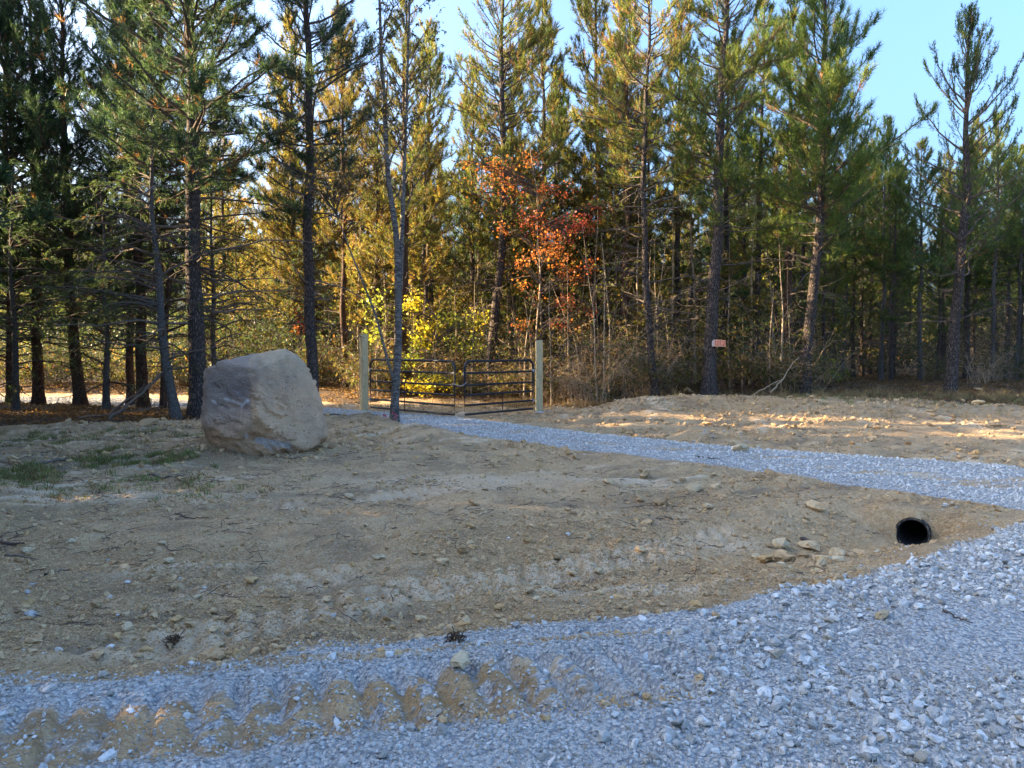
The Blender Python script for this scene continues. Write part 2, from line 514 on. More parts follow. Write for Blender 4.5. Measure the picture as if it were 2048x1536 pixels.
def build_ground():
    def axis(lo, a, b, hi, step, g):
        mid = list(np.arange(a, b + 1e-6, step))
        up, s = [], step
        v = b
        while v < hi:
            s *= g; v += s; up.append(v)
        dn, s = [], step
        v = a
        while v > lo:
            s *= g; v -= s; dn.append(v)
        return np.array(dn[::-1] + mid + up)
    us = axis(-14, -1.0, 1.0, 14, 0.006, 1.07)
    ys = axis(-60, 2.2, 9.4, 700, 0.033, 1.022)
    U_, Y = np.meshgrid(us, ys)
    X = U_ * (0.76 * np.maximum(Y, 1.5) + 1.6)
    nx, ny = len(us), len(ys)
    x, y = X.ravel(), Y.ravel()
    z = height(x, y)
    V = np.stack([x, y, z], 1)
    idx = np.arange(nx * ny).reshape(ny, nx)
    F = np.stack([idx[:-1, :-1], idx[:-1, 1:], idx[1:, 1:], idx[1:, :-1]], -1).reshape(-1, 4)
    dsd, _ = drive_sd(x, y)
    rsd = road_sd(x, y)
    edge_n = 0.25 * (fbm(x * 2.2, y * 2.2, 71, 4, 0.6) - 0.5)
    g_road = sstep(0.12, -0.12, rsd + edge_n)
    g_dr = sstep(0.08, -0.08, dsd + edge_n * 0.5)
    # soil smeared over the tracked strip of the road
    p0, p1 = np.array(TRK['a'][0]), np.array(TRK['a'][1])
    d = (p1 - p0) / np.linalg.norm(p1 - p0)
    u = (x - p0[0]) * d[0] + (y - p0[1]) * d[1]
    v = -(x - p0[0]) * d[1] + (y - p0[1]) * d[0]
    smear = np.exp(-((v + 0.03 + 0.07 * np.sin(u * 1.3)) / 0.29) ** 4) * sstep(-0.2, 0.7, u) * sstep(3.4, 2.5, u)
    lh, lm = lugs(x, y, *TRK['a'])
    smear = smear * (0.72 + 0.28 * sstep(0.3, 0.8, lh))
    smear = smear + 0.7 * np.exp(-((v - 0.5) / 0.10) ** 2) * sstep(-0.5, 0.3, u) * sstep(3.6, 3.0, u)
    smear = np.clip(smear * sstep(0.26, 0.48, 0.45 * fbm(x * 1.6, y * 1.6, 81, 3) + 0.55 * fbm(x * 15, y * 15, 83, 4, 0.65)) * 1.3, 0, 1)
    dmid = 0.55 * sstep(0.5, 0.66, fbm(x * 1.3, y * 2.3, 85, 3)) * sstep(-0.3, -0.7, dsd)
    grav = np.clip(np.maximum(g_road * (1 - 0.75 * smear), g_dr * (1 - dmid)), 0, 1)
    scat = sstep(0.66, 0.74, fbm(x * 2.0, y * 2.0, 91, 3)) * sstep(1.3, 0.0, np.minimum(rsd, dsd)) * 0.45
    grav = np.maximum(grav, scat)
    fe = forest_edge(x) + 1.4 * (fbm(x * 0.8, y * 0.8, 95, 3) - 0.5)
    forest = sstep(-0.4, 0.6, y - fe) * sstep(0.7, 1.7, dsd)
    behind_gate = np.exp(-(((x + 0.6) / 3.6) ** 2 + ((y - 21) / 2.6) ** 2))
    forest = forest * (1 - sstep(0.35, 0.6, behind_gate))
    clay = np.zeros_like(x)
    for (px, py, sx, sy) in ((1080, 1110, 0.42, 0.16), (1010, 1125, 0.3, 0.12), (700, 1185, 0.5, 0.12), (850, 1180, 0.14, 0.07), (600, 1235, 0.4, 0.06), (1200, 1085, 0.3, 0.10), (1560, 1075, 0.3, 0.12), (780, 1375, 0.10, 0.06), (880, 1385, 0.16, 0.07), (420, 1400, 0.22, 0.05), (200, 1440, 0.15, 0.05)):
        cx, cy = at(px, py)
        clay = np.maximum(clay, np.exp(-(((x - cx) / sx) ** 2 + ((y - cy) / sy) ** 2)))
    clay = np.clip(clay * (0.4 + 1.1 * fbm(x * 5, y * 5, 99, 3)), 0, 1) * 0.85
    clay = np.maximum(clay, 0.35 * sstep(0.62, 0.75, fbm(x * 0.9 + 40, y * 0.9, 101, 4)))
    pale = np.zeros_like(x)
    for k, a in (('b', 0.85), ('b2', 0.85), ('c', 0.85), ('d', 0.8), ('e', 0.8), ('f', 0.7)):
        q0, q1, w, pi_, sk = TRK[k]
        h, m = lugs(x, y, q0, q1, w, pi_, sk)
        pale = np.maximum(pale, a * m * h * sstep(0.3, 0.55, fbm(x * 1.1, y * 1.1, 51, 3)))
    for (px, py, sx, sy) in ((470, 1230, 0.35, 0.10), (230, 1290, 0.4, 0.08), (1450, 1062, 0.4, 0.12), (300, 990, 1.2, 0.35), (900, 960, 1.4, 0.4)):
        cx, cy = at(px, py)
        pale = np.maximum(pale, 0.75 * np.exp(-(((x - cx) / sx) ** 2 + ((y - cy) / sy) ** 2)))
    dark = np.zeros_like(x)
    for (px, py, sx, sy) in ((1290, 1003, 0.75, 0.28), (1130, 1000, 0.4, 0.15), (1640, 985, 0.3, 0.1), (120, 1150, 0.8, 0.3), (250, 865, 1.6, 0.4), (700, 890, 0.5, 0.5), (880, 1200, 0.5, 0.12), (1220, 1150, 0.6, 0.15), (1800, 1102, 0.3, 0.1)):
        cx, cy = at(px, py)
        dark = np.maximum(dark, np.exp(-(((x - cx) / sx) ** 2 + ((y - cy) / sy) ** 2)))
    dark = np.clip(dark * (0.3 + fbm(x * 4, y * 4, 105, 4)), 0, 1) * 0.7
    dark = np.maximum(dark, 0.5 * sstep(0.52, 0.7, fbm(x * 1.6 + 9, y * 2.6, 107, 5, 0.6)))
    cx, cy = at(200, 920)
    grass = np.exp(-(((x - cx) / 2.6) ** 2 + ((y - cy) / 1.1) ** 2))
    cx, cy = at(1860, 806, 0.3)
    grass = np.maximum(grass, np.exp(-(((x - 13.5) / 3.5) ** 2 + ((y - 18.6) / 1.6) ** 2)))
    grass = np.clip(grass * (0.4 + 1.2 * fbm(x * 2, y * 2, 109, 3)), 0, 1)
    sc = scrape(x, y) * sstep(0.3, 0.6, fbm(x * 0.45, y * 0.45, 511, 2))
    pale = np.maximum(pale, 0.95 * sstep(0.05, 0.20, sc))
    dark = np.maximum(dark, 0.9 * sstep(-0.04, -0.20, sc))
    c = V[F].mean(1)
    fc = lambda a: a[F].mean(1)
    is_road = fc(sstep(0.02, -0.02, rsd + edge_n)) > 0.5
    is_dr = (~is_road) & (fc(g_dr) > 0.5)
    is_fo = (~is_road) & (~is_dr) & (fc(forest) > 0.5)
    is_gr = ~(is_road | is_dr | is_fo)
    # the mouth of the culvert is a real hole in the bank
    rel = V - np.array(PIPE_C)
    al = rel @ np.array(PIPE_AX)
    rad = rel - al[:, None] * np.array(PIPE_AX)
    rr = np.linalg.norm(rad, axis=1)
    vin = (rr < 0.152) & (al > -0.07) & (al < 2.4)
    inside = vin[F].all(1)
    V[vin] += rad[vin] * (0.152 / np.maximum(rr[vin], 1e-3) - 1)[:, None]
    is_road, is_dr, is_gr = is_road & ~inside, is_dr & ~inside, is_gr & ~inside
    for name, sel in (('gravel_road', is_road), ('gravel_driveway', is_dr), ('forest_floor', is_fo), ('bare_soil', is_gr)):
        f = F[sel]
        used = np.unique(f)
        mp = np.full(len(V), -1, dtype=np.int64)
        mp[used] = np.arange(len(used))
        me = np_mesh(name, V[used], [mp[f]], M['ground'], smooth=True)
        add_col(me, 'm1', np.stack([grav, forest, clay], 1)[used])
        add_col(me, 'm2', np.stack([pale, dark, grass], 1)[used])
        tag(mobj(name, me), kind='structure')
build_ground()

# ------------------------------------------------------------------ scattered stuff (geometry nodes on a point cloud)
def hull_rock(seed, npts=13, flat=0.7, mat=None, name='rock', size=1.0):
    rng = np.random.default_rng(seed)
    bm = bmesh.new()
    d = rng.normal(size=(npts, 3))
    d /= np.linalg.norm(d, axis=1, keepdims=True)
    d *= rng.uniform(0.75, 1.0, (npts, 1)) * np.array([1.0, rng.uniform(0.6, 0.9), flat * rng.uniform(0.7, 1.1)]) * 0.5 * size
    for p in d:
        bm.verts.new(p)
    r = bmesh.ops.convex_hull(bm, input=bm.verts)
    bmesh.ops.delete(bm, geom=[g for g in set(r['geom_interior'] + r['geom_unused']) if isinstance(g, bmesh.types.BMVert)], context='VERTS')
    me = bpy.data.meshes.new(name)
    bm.to_mesh(me); bm.free()
    if mat: me.materials.append(mat)
    return me

def lump(seed, mat, name='clod', sub=2, rough=0.35, flat=0.75):
    bm = bmesh.new()
    bmesh.ops.create_icosphere(bm, subdivisions=sub, radius=0.5)
    rng = np.random.default_rng(seed)
    off = rng.uniform(0, 50, 3)
    for v in bm.verts:
        p = np.array(v.co)
        q = p * 3.2 + off
        k = 1 + rough * (float(vnoise(np.array([q[0] + q[2] * 0.7]), np.array([q[1] - q[2] * 0.6]), seed)[0]) - 0.5) * 2
        k += rough * 0.5 * (rng.random() - 0.5)
        v.co = Vector(p * k * np.array([1, 0.85, flat]))
    me = bpy.data.meshes.new(name)
    bm.to_mesh(me); bm.free()
    me.materials.append(mat)
    return me

def scatter(name, pos, rot, scl, idx, templates, label=None, cat=None):
    me = bpy.data.meshes.new(name)
    n = len(pos)
    me.vertices.add(n)
    me.vertices.foreach_set('co', np.asarray(pos, dtype=np.float32).ravel())
    for nm, arr in (('rot', rot), ('scl', scl)):
        a = me.attributes.new(nm, 'FLOAT_VECTOR', 'POINT')
        a.data.foreach_set('vector', np.asarray(arr, dtype=np.float32).ravel())
    a = me.attributes.new('pick', 'INT', 'POINT')
    a.data.foreach_set('value', np.asarray(idx, dtype=np.int32))
    o = mobj(name, me)
    tag(o, label, cat, None, 'stuff')
    ng = bpy.data.node_groups.new(name, 'GeometryNodeTree')
    ng.interface.new_socket('Geometry', in_out='INPUT', socket_type='NodeSocketGeometry')
    ng.interface.new_socket('Geometry', in_out='OUTPUT', socket_type='NodeSocketGeometry')
    N = ng.nodes
    gi, go = N.new('NodeGroupInput'), N.new('NodeGroupOutput')
    iop = N.new('GeometryNodeInstanceOnPoints')
    iop.inputs['Pick Instance'].default_value = True
    g2i = N.new('GeometryNodeGeometryToInstance')
    for tm in reversed(templates):
        to = bpy.data.objects.new(tm.name, tm)
        oi = N.new('GeometryNodeObjectInfo')
        oi.inputs['Object'].default_value = to
        ng.links.new(oi.outputs['Geometry'], g2i.inputs[0])
    def nat(nm, typ):
        x = N.new('GeometryNodeInputNamedAttribute')
        x.data_type = typ
        x.inputs['Name'].default_value = nm
        return next(s for s in x.outputs if s.name == 'Attribute' and s.enabled)
    e2r = N.new('FunctionNodeEulerToRotation')
    ng.links.new(nat('rot', 'FLOAT_VECTOR'), e2r.inputs[0])
    ng.links.new(gi.outputs[0], iop.inputs['Points'])
    ng.links.new(g2i.outputs[0], iop.inputs['Instance'])
    ng.links.new(nat('pick', 'INT'), iop.inputs['Instance Index'])
    ng.links.new(e2r.outputs[0], iop.inputs['Rotation'])
    ng.links.new(nat('scl', 'FLOAT_VECTOR'), iop.inputs['Scale'])
    ng.links.new(iop.outputs[0], go.inputs[0])
    md = o.modifiers.new('scatter', 'NODES')
    md.node_group = ng
    return o

ROCKS = [hull_rock(s, 12 + s % 4, 0.75, M['stone'], 'gravel_stone') for s in range(7)]
PALES = [hull_rock(40 + s, 12 + s % 4, 0.75, M['stone_pale'], 'gravel_stone') for s in range(7)]
CLODS = [lump(s, M['clod'], 'clod', 2, 0.62, 0.6) for s in range(8)]

def in_view(x, y, m=0.06):
    return (np.abs(x) < (1024 / FPX + m) * y + 0.3)

rng = np.random.default_rng(7)
def stones_on(n, box, sel, size, templates, name, label, sink=0.25, tilt=0.5, zoff=0.0):
    x = rng.uniform(box[0], box[1], n)
    y = rng.uniform(box[2], box[3], n)
    k = in_view(x, y)
    x, y = x[k], y[k]
    keep = rng.random(len(x)) < sel(x, y)
    x, y = x[keep], y[keep]
    k = np.hypot(x - 4.12, y - 7.34) > 0.24
    x, y = x[k], y[k]
    s = size(x, y, rng.random(len(x)))
    z = height(x, y) + s * (0.35 - sink) + zoff
    rot = np.stack([rng.normal(0, tilt, len(x)), rng.normal(0, tilt, len(x)), rng.uniform(0, 2 * PI, len(x))], 1)
    sc = s[:, None] * rng.uniform(0.75, 1.25, (len(x), 3))
    scatter(name, np.stack([x, y, z], 1), rot, sc, rng.integers(0, len(templates), len(x)), templates, label)
    return len(x)

def track_v(x, y):
    p0, p1 = np.array(TRK['a'][0]), np.array(TRK['a'][1])
    d = (p1 - p0) / np.linalg.norm(p1 - p0)
    return (x - p0[0]) * d[0] + (y - p0[1]) * d[1], -(x - p0[0]) * d[1] + (y - p0[1]) * d[0]

def road_in(x, y):
    return sstep(0.08, -0.06, road_sd(x, y) + 0.3 * (fbm(x * 2.2, y * 2.2, 71, 4, 0.6) - 0.5))

def coarse(x, y):
    """large loose stone along the right-hand shoulder of the road"""
    cx = np.interp(y, [2.4, 3.2, 3.8, 4.4, 5.2, 6.5, 8], [0.6, 0.8, 0.9, 1.6, 2.3, 3.4, 4.8])
    w = np.interp(y, [2.4, 3.5, 4.5, 6, 8], [0.5, 0.35, 0.55, 0.8, 0.8])
    packed = np.exp(-(((x - 2.75) / 0.9) ** 2 + ((y - 4.0) / 0.55) ** 4)) + np.exp(-(((x - 2.3) / 0.5) ** 2 + ((y - 3.75) / 0.25) ** 2))
    return np.clip(sstep(cx - w, cx + 0.25, x) - 0.9 * packed, 0, 1)

def sel_small(x, y):
    u, v = track_v(x, y)
    inside = np.exp(-(v / 0.3) ** 4) * sstep(-0.2, 0.3, u) * sstep(3.7, 3.2, u)
    packed = np.exp(-(((x - 2.75) / 0.8) ** 2 + ((y - 4.0) / 0.5) ** 2))
    clump = 0.35 + 0.65 * sstep(0.35, 0.6, fbm(x * 2.6, y * 2.6, 201, 3))
    return road_in(x, y) * (1 - 0.72 * inside) * (1 - 0.85 * packed) * clump

n1 = stones_on(170000, (-3.6, 5.6, 2.2, 7.2), sel_small, lambda x, y, r: 0.009 + 0.021 * r ** 2.6, ROCKS, 'gravel', 'fine crushed grey limestone covering the road in front')
n2 = stones_on(40000, (-3.6, 6.2, 2.2, 8.2), lambda x, y: road_in(x, y) * (0.10 * sel_small(x, y) + 0.9 * coarse(x, y)), lambda x, y, r: 0.024 + 0.06 * r ** 3, ROCKS + PALES, 'coarse_gravel', 'coarse pale crushed stone along the road shoulder', 0.2)
def sel_dr(x, y):
    d, c = drive_sd(x, y)
    bare = 0.6 * sstep(0.5, 0.66, fbm(x * 1.3, y * 2.3, 85, 3)) * sstep(-0.3, -0.7, d)
    return sstep(0.06, -0.1, d + 0.12 * (fbm(x * 2.2, y * 2.2, 71, 4, 0.6) - 0.5)) * (1 - bare) * np.where(road_sd(x, y) < -0.1, 0, 1)
n3 = stones_on(200000, (-18, 11, 5, 26), sel_dr, lambda x, y, r: 0.028 + 0.035 * r ** 2, PALES, 'driveway_gravel', 'pale blue grey gravel covering the curving driveway', 0.15)
def sel_stray(x, y):
    return np.exp(-np.maximum(road_sd(x, y), 0) / 0.35) * 0.5 * (road_sd(x, y) > 0) * sstep(0.4, 0.6, fbm(x * 2, y * 2, 203, 3)) + np.exp(-np.maximum(drive_sd(x, y)[0], 0) / 0.15) * 0.3 * (drive_sd(x, y)[0] > 0) + 0.004
stones_on(30000, (-6, 11, 3, 16), lambda x, y: sel_stray(x, y) * (drive_sd(x, y)[0] > 0) * (road_sd(x, y) > 0), lambda x, y, r: 0.015 + 0.03 * r ** 2, ROCKS + PALES, 'stray_gravel', 'loose grey stones kicked out onto the soil')
def sel_clod(x, y):
    d, _ = drive_sd(x, y)
    r = road_sd(x, y)
    p = 0.16 + 0.84 * sstep(0.42, 0.6, fbm(x * 0.9, y * 0.9, 205, 4))
    p = np.maximum(p, np.exp(-((r - 0.12) / 0.16) ** 2) * sstep(2.5, 1.0, x))
    p = p + 0.8 * np.exp(-(((x - 3.0) / 0.7) ** 2 + ((y - 6.9) / 0.4) ** 2)) + np.exp(-(((x + 4.7) / 0.7) ** 2 + ((y - 11.5) / 0.9) ** 2))
    for k in ('b', 'b2', 'c', 'd', 'e'):
        p = p * (1 - 0.55 * lugs(x, y, *TRK[k])[1])
    u, v = track_v(x, y)
    smear = (np.exp(-((v + 0.3) / 0.06) ** 2) + np.exp(-((v - 0.5) / 0.06) ** 2)) * sstep(0.2, 1.0, u) * sstep(3.7, 3.2, u) * 0.6
    return np.clip(np.where(r > -0.05, p, smear) * (d > 0.05) * (y < forest_edge(x) + 0.3), 0, 1)
stones_on(150000, (-7, 6.5, 3, 9), sel_clod, lambda x, y, r: 0.007 + 0.018 * r ** 4 + 0.035 * r ** 40, CLODS, 'soil_clods', 'crumbled tan clods lying on the graded soil', 0.22)
stones_on(240000, (-4.2, 6.0, 3, 6.8), lambda x, y: sel_clod(x, y) * 0.85, lambda x, y, r: 0.006 + 0.010 * r ** 2, CLODS, 'soil_grit', 'fine tan grit and crumbs strewn over the nearest soil', 0.2)
stones_on(140000, (-12, 15, 9, 22), lambda x, y: sel_clod(x, y) * 0.8, lambda x, y, r: 0.014 + 0.03 * r ** 4 + 0.08 * r ** 30, CLODS, 'soil_crumbs', 'tan soil crumbs lying farther back towards the trees', 0.22)

# ------------------------------------------------------------------ boulder
def build_boulder():
    S = 10.95 / FPX
    cx, cz = 522, 815                              # photo pixel of the boulder's middle
    sil = [(411, 737), (399, 768), (402, 792), (410, 815), (409, 855), (424, 892), (455, 908), (498, 919), (560, 913), (618, 897), (646, 880), (651, 868), (646, 835), (622, 780), (601, 720), (583, 701), (563, 693), (525, 700), (480, 709), (441, 724)]
    P = np.array([((px - cx) * S, (cz - py) * S) for px, py in sil])
    planes = []
    for i in range(len(P)):
        a, b = P[i], P[(i + 1) % len(P)]
        e = b - a
        n = np.array([e[1], -e[0]])
        n /= np.linalg.norm(n)
        mid = (a + b) / 2
        if n @ mid < 0: n = -n
        ty = {0: 0.25, 1: -0.15}.get(i, 0.0)
        planes.append((n[0], ty, n[1], n @ mid))
    for nx, ny, nz, h in ((-0.30, -1, 0.18, 0.62), (0.80, -0.75, 0.22, 0.62), (0.10, -0.9, -0.38, 0.70), (0.35, -0.8, -0.62, 0.80), (-0.5, -0.8, -0.35, 0.78), (-0.85, -0.55, 0.1, 0.82), (0.0, -0.55, 0.85, 0.83), (0.2, 1, 0.1, 0.72), (-0.6, 0.8, 0.2, 0.8), (0.7, 0.7, -0.1, 0.85), (0, 0.7, 0.7, 0.85)):
        k = math.sqrt(nx * nx + ny * ny + nz * nz)
        planes.append((nx / k, ny / k, nz / k, h))
    pn = np.array(planes)
    bm = bmesh.new()
    bmesh.ops.create_icosphere(bm, subdivisions=6, radius=1)
    me = bpy.data.meshes.new('boulder')
    bm.to_mesh(me); bm.free()
    D = np.zeros(len(me.vertices) * 3, dtype=np.float32)
    me.vertices.foreach_get('co', D)
    D = D.reshape(-1, 3).astype(float)
    dots = D @ pn[:, :3].T
    q = np.maximum(dots, 1e-4) / pn[:, 3]
    r = 1.0 / (np.sum(q ** 80, axis=1) ** (1 / 80))
    def n3(p, s, seed, o=4):
        a = fbm(p[:, 0] * s + p[:, 1] * s * 0.8, p[:, 2] * s - p[:, 1] * s * 0.6, seed, o, 0.55)
        b = fbm(p[:, 1] * s + p[:, 2] * s * 0.5 + 31, p[:, 0] * s * 0.9 + p[:, 2] * s * 0.3, seed + 7, o, 0.55)
        return (a + b) / 2 - 0.5
    p0 = D * r[:, None]
    r = r * (1 + 0.05 * n3(p0, 2.2, 301) - 0.10 * np.abs(n3(p0, 2.8, 307, 3)) - 0.07 * np.abs(n3(p0, 6.5, 311)) + 0.02 * n3(p0, 18, 321, 3) - 0.035 * np.abs(n3(p0, 13, 331, 3)))
    # ledges and chips
    led = n3(p0 * np.array([1, 1, 2.2]), 1.8, 341)
    r = r * (1 + 0.02 * np.sign(np.sin(led * 40)) * sstep(0.0, 0.12, np.abs(led)))
    p = D * r[:, None]
    X, Y, Z = p.T
    px, pz = cx + X / S, cz - Z / S                # where it sits in the rock's front view
    front = Y < 0.2
    # shallow broken ledge under the pale chevron, and the fresh scar at the lower right
    def seg(ax, ay, bx, by):
        dx, dy = bx - ax, by - ay
        t = np.clip(((px - ax) * dx + (pz - ay) * dy) / (dx * dx + dy * dy), 0, 1)
        return np.hypot(px - (ax + t * dx), pz - (ay + t * dy))
    jit = 2.2 * n3(p, 14, 351)
    chev = np.minimum(np.minimum(seg(475, 789, 494, 793), seg(494, 793, 511, 799)), np.minimum(seg(511, 799, 512, 804), seg(514, 800, 525, 791)))
    scar = np.minimum(np.minimum(seg(541, 868, 560, 871) - 6, seg(560, 872, 592, 879) - 5), seg(553, 878, 562, 884) - 3.5)
    small = np.minimum(seg(519, 862, 521, 856) - 1.2, seg(449, 793, 456, 797) - 1.0)
    white = np.clip(sstep(3.2, 1.2, chev + jit * 1.5) + sstep(2.5, -1.5, scar + jit * 3.2) + sstep(2.0, 0.0, small + jit), 0, 1) * front
    vein = np.minimum(seg(517, 722, 527, 745), seg(527, 745, 541, 795))
    veinm = sstep(5.5, 2.0, vein + jit * 3) * front * (0.5 + n3(p, 9, 361)) * 1.2
    crack = np.minimum(seg(443, 752, 462, 771), seg(452, 796, 482, 806))
    crackm = sstep(1.8, 0.5, crack + jit) * front
    r = r - 0.012 * crackm + 0.012 * veinm - 0.016 * sstep(2, -2, scar + jit * 2) * front - 0.012 * sstep(9, 0, np.abs(pz - 803 - 0.1 * (px - 480))) * sstep(40, 25, np.abs(px - 495)) * front
    p = D * r[:, None]
    X, Y, Z = p.T
    # weathered grey face on the upper left, tan elsewhere, iron stains, soil at the foot
    # natural weathering
    def blob(x0, y0, sx, sy):
        return np.exp(-(((px - x0) / sx) ** 2 + ((pz - y0) / sy) ** 2))
    grey = np.clip(1.15 * blob(478, 762, 55, 38) + 0.7 * blob(425, 830, 24, 60) + 0.5 * blob(535, 735, 22, 40) + 1.5 * n3(p, 3.2, 371), 0, 1) * front
    purple = np.clip(1.0 * blob(500, 775, 32, 26) + 1.6 * n3(p, 5, 381) - 0.1, 0, 1) * front
    rust = np.clip(0.9 * blob(560, 862, 45, 12) + 0.8 * blob(605, 893, 35, 14) + 0.5 * blob(590, 705, 16, 18) + 1.8 * n3(p, 6, 391) - 0.25, 0, 1)
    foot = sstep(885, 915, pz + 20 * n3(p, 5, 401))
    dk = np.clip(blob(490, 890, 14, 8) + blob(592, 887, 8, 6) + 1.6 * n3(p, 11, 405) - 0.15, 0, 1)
    c = np.tile(np.array([0.78, 0.51, 0.30]), (len(p), 1))
    var = n3(p, 4, 411)[:, None]
    c = c * (1 + 0.6 * var)
    def mixc(c, m, col): return c * (1 - m[:, None]) + np.array(col) * m[:, None]
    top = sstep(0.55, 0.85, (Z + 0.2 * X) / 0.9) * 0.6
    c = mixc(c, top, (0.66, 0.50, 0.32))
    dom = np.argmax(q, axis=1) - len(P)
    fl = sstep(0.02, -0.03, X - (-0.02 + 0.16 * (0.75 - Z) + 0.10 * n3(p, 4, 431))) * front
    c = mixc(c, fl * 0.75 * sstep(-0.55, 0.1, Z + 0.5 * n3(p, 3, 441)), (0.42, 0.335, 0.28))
    c = mixc(c, grey * 0.7, (0.26, 0.225, 0.195))
    c = mixc(c, purple * 0.5, (0.15, 0.12, 0.125))
    c = mixc(c, rust * 0.45, (0.26, 0.155, 0.09))
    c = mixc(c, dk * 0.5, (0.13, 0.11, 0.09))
    c = mixc(c, np.clip(veinm, 0, 1) * 0.8, (0.45, 0.36, 0.24))
    left = sstep(414, 404, px) * sstep(815, 800, pz)
    c = mixc(c, left * 0.8, (0.50, 0.45, 0.30))
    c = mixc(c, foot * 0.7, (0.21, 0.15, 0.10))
    c = mixc(c, crackm * 0.8, (0.07, 0.055, 0.045))
    c = mixc(c, np.clip(white, 0, 1), (0.74, 0.69, 0.66))
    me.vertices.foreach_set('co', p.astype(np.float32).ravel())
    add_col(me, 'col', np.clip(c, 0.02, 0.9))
    me.polygons.foreach_set('use_smooth', np.ones(len(me.polygons), dtype=bool))
    t = NT('sandstone_boulder')
    co = t.coord()
    n = t.noise(co, 7, 8, 0.68)
    f = t.noise(co, 45, 5, 0.7)
    col = t.mix(t.ramp(n, 0.3, 0.7), t.mix(0.2, t.attr('col').outputs['Color'], (0.10, 0.08, 0.065)), t.attr('col').outputs['Color'])
    col = t.mix(t.math('MULTIPLY', t.ramp(f, 0.5, 0.75), 0.3), col, (0.5, 0.44, 0.34))
    pit = t.voro(co, 16)
    pm = t.math('MULTIPLY', t.ramp(pit.outputs['Distance'], 0.30, 0.05), t.ramp(t.noise(co, 3.5, 4), 0.45, 0.6))
    col = t.mix(t.math('MULTIPLY', pm, 0.3), col, (0.16, 0.12, 0.09))
    gr = t.noise(co, 130, 3, 0.7)
    col = t.mix(t.math('MULTIPLY', t.ramp(gr, 0.55, 0.75), 0.22), col, (0.26, 0.21, 0.155))
    t.pbr(col, 0.95, 0.15, t.bump(t.math('SUBTRACT', t.math('ADD', n, t.math('MULTIPLY', f, 0.5)), t.math('MULTIPLY', pm, 0.5)), 1.0, 0.07))
    me.materials.append(t.m)
    o = mobj('boulder', me)
    o.location = ((cx - 1024) * S * 11.55 / 10.95, 11.55, CAM_H + (705 - cz) * S * 11.55 / 10.95 - 0.035)
    o.scale = (11.55 / 10.95,) * 3
    tag(o, 'huge pale sandstone boulder with white scars standing on the bare soil', 'boulder')
build_boulder()

# ------------------------------------------------------------------ gate
def steel():
    t = NT('black_tube_steel')
    n = t.noise(t.coord(), 14, 5)
    t.pbr(t.mix(n, (0.010, 0.012, 0.016), (0.022, 0.025, 0.032)), 0.5, 0.35)
    return t.m
M['steel'] = steel()
M['galv'] = mat_plain('galvanised', (0.45, 0.44, 0.42), 0.45, 0.5, 0.7, 20)

def timber():
    t = NT('treated_timber')
    co = t.coord()
    g = t.noise(t.scaled(co, (14, 14, 0.7)), 4, 6, 0.6)
    k = t.noise(co, 3.5, 3)
    c = t.mix(t.ramp(g, 0.3, 0.72), (0.46, 0.35, 0.18), (0.70, 0.56, 0.32))
    c = t.mix(t.math('MULTIPLY', t.ramp(k, 0.55, 0.7), 0.6), c, (0.30, 0.19, 0.10))
    t.pbr(c, 0.85, 0.2, t.bump(g, 0.5, 0.01))
    return t.m
M['timber'] = timber()

def gate_leaf(hinge, free, z_h, z_f, label, brace_at, rails, tag_plate=False):
    """tube gate; built along local x from the hinge to the free end"""
    h, f = Vector((*hinge, z_h)), Vector((*free, z_f))
    L = (f.xy - h.xy).length
    rz = math.atan2(f.y - h.y, f.x - h.x)
    root = empty('gate', h, rz)
    tag(root, label, 'gate', 'two leaves of the tube gate')
    H, r, rad = 1.29, 0.032, 0.18
    slope = (z_f - z_h) / L
    def path(pts, name, rr, s=10):
        pts = np.array(pts, float)
        pts[:, 2] += pts[:, 0] * slope
        V, F = tubes(pts[None], np.full((1, len(pts)), rr), s)
        me = np_mesh(name, V, [F], M['steel'], smooth=True)
        return mobj(name, me, root)
    arc = [(rad - rad * math.sin(a), 0, H - rad + rad * math.cos(a)) for a in np.linspace(PI / 2, 0, 8)]
    arc2 = [(L - rad + rad * math.sin(a), 0, H - rad + rad * math.cos(a)) for a in np.linspace(0, PI / 2, 8)]
    path([(0, 0, -0.02)] + arc + [(L / 2, 0, H)] + arc2 + [(L, 0, -0.02)], 'frame', r)
    for z in rails:
        path([(r * 0.6, 0, z), (L / 2, 0, z), (L - r * 0.6, 0, z)], 'rail', 0.027)
    for b, ztop in brace_at:
        path([(b * L, -0.024, 0.0), (b * L, -0.024, ztop)], 'brace', 0.011, 6)
    for z in (0.22, 1.02):
        V, F = tubes(np.array([[(-0.10, 0, z), (0.0, 0, z)]]), np.full((1, 2), 0.016), 8)
        hg = mobj('hinge', np_mesh('hinge', V, [F], M['galv']), root)
        V, F = tubes(np.array([[(0, 0, z - 0.04), (0, 0, z + 0.04)]]), np.full((1, 2), 0.037), 10)
        mobj('hinge_collar', np_mesh('hinge_collar', V, [F], M['galv']), hg)
    if tag_plate:
        V, F = box_vf(L, -0.032, H - 0.30 + L * slope, 0.05, 0.006, 0.085)
        mobj('maker_tag', np_mesh('maker_tag', V, [F], mat_plain('white_plastic', (0.8, 0.8, 0.8))), root)
    return root, rz, L
RAILS = (0.0, 0.22, 0.47, 0.71, 1.0)
HL, FL, FR, HR = (-3.83, 19.6), (-1.38, 17.45), (-1.14, 17.45), (0.56, 19.35)
gate_leaf(HL, FL, 0.12, 0.10, 'left leaf of the black tube gate hinged on the taller two-faced post', ((0.44, 0.71),), RAILS)
gate_leaf(HR, FR, 0.10, 0.10, 'right leaf of the black tube gate with the small white tag', ((0.46, 0.47),), RAILS, True)

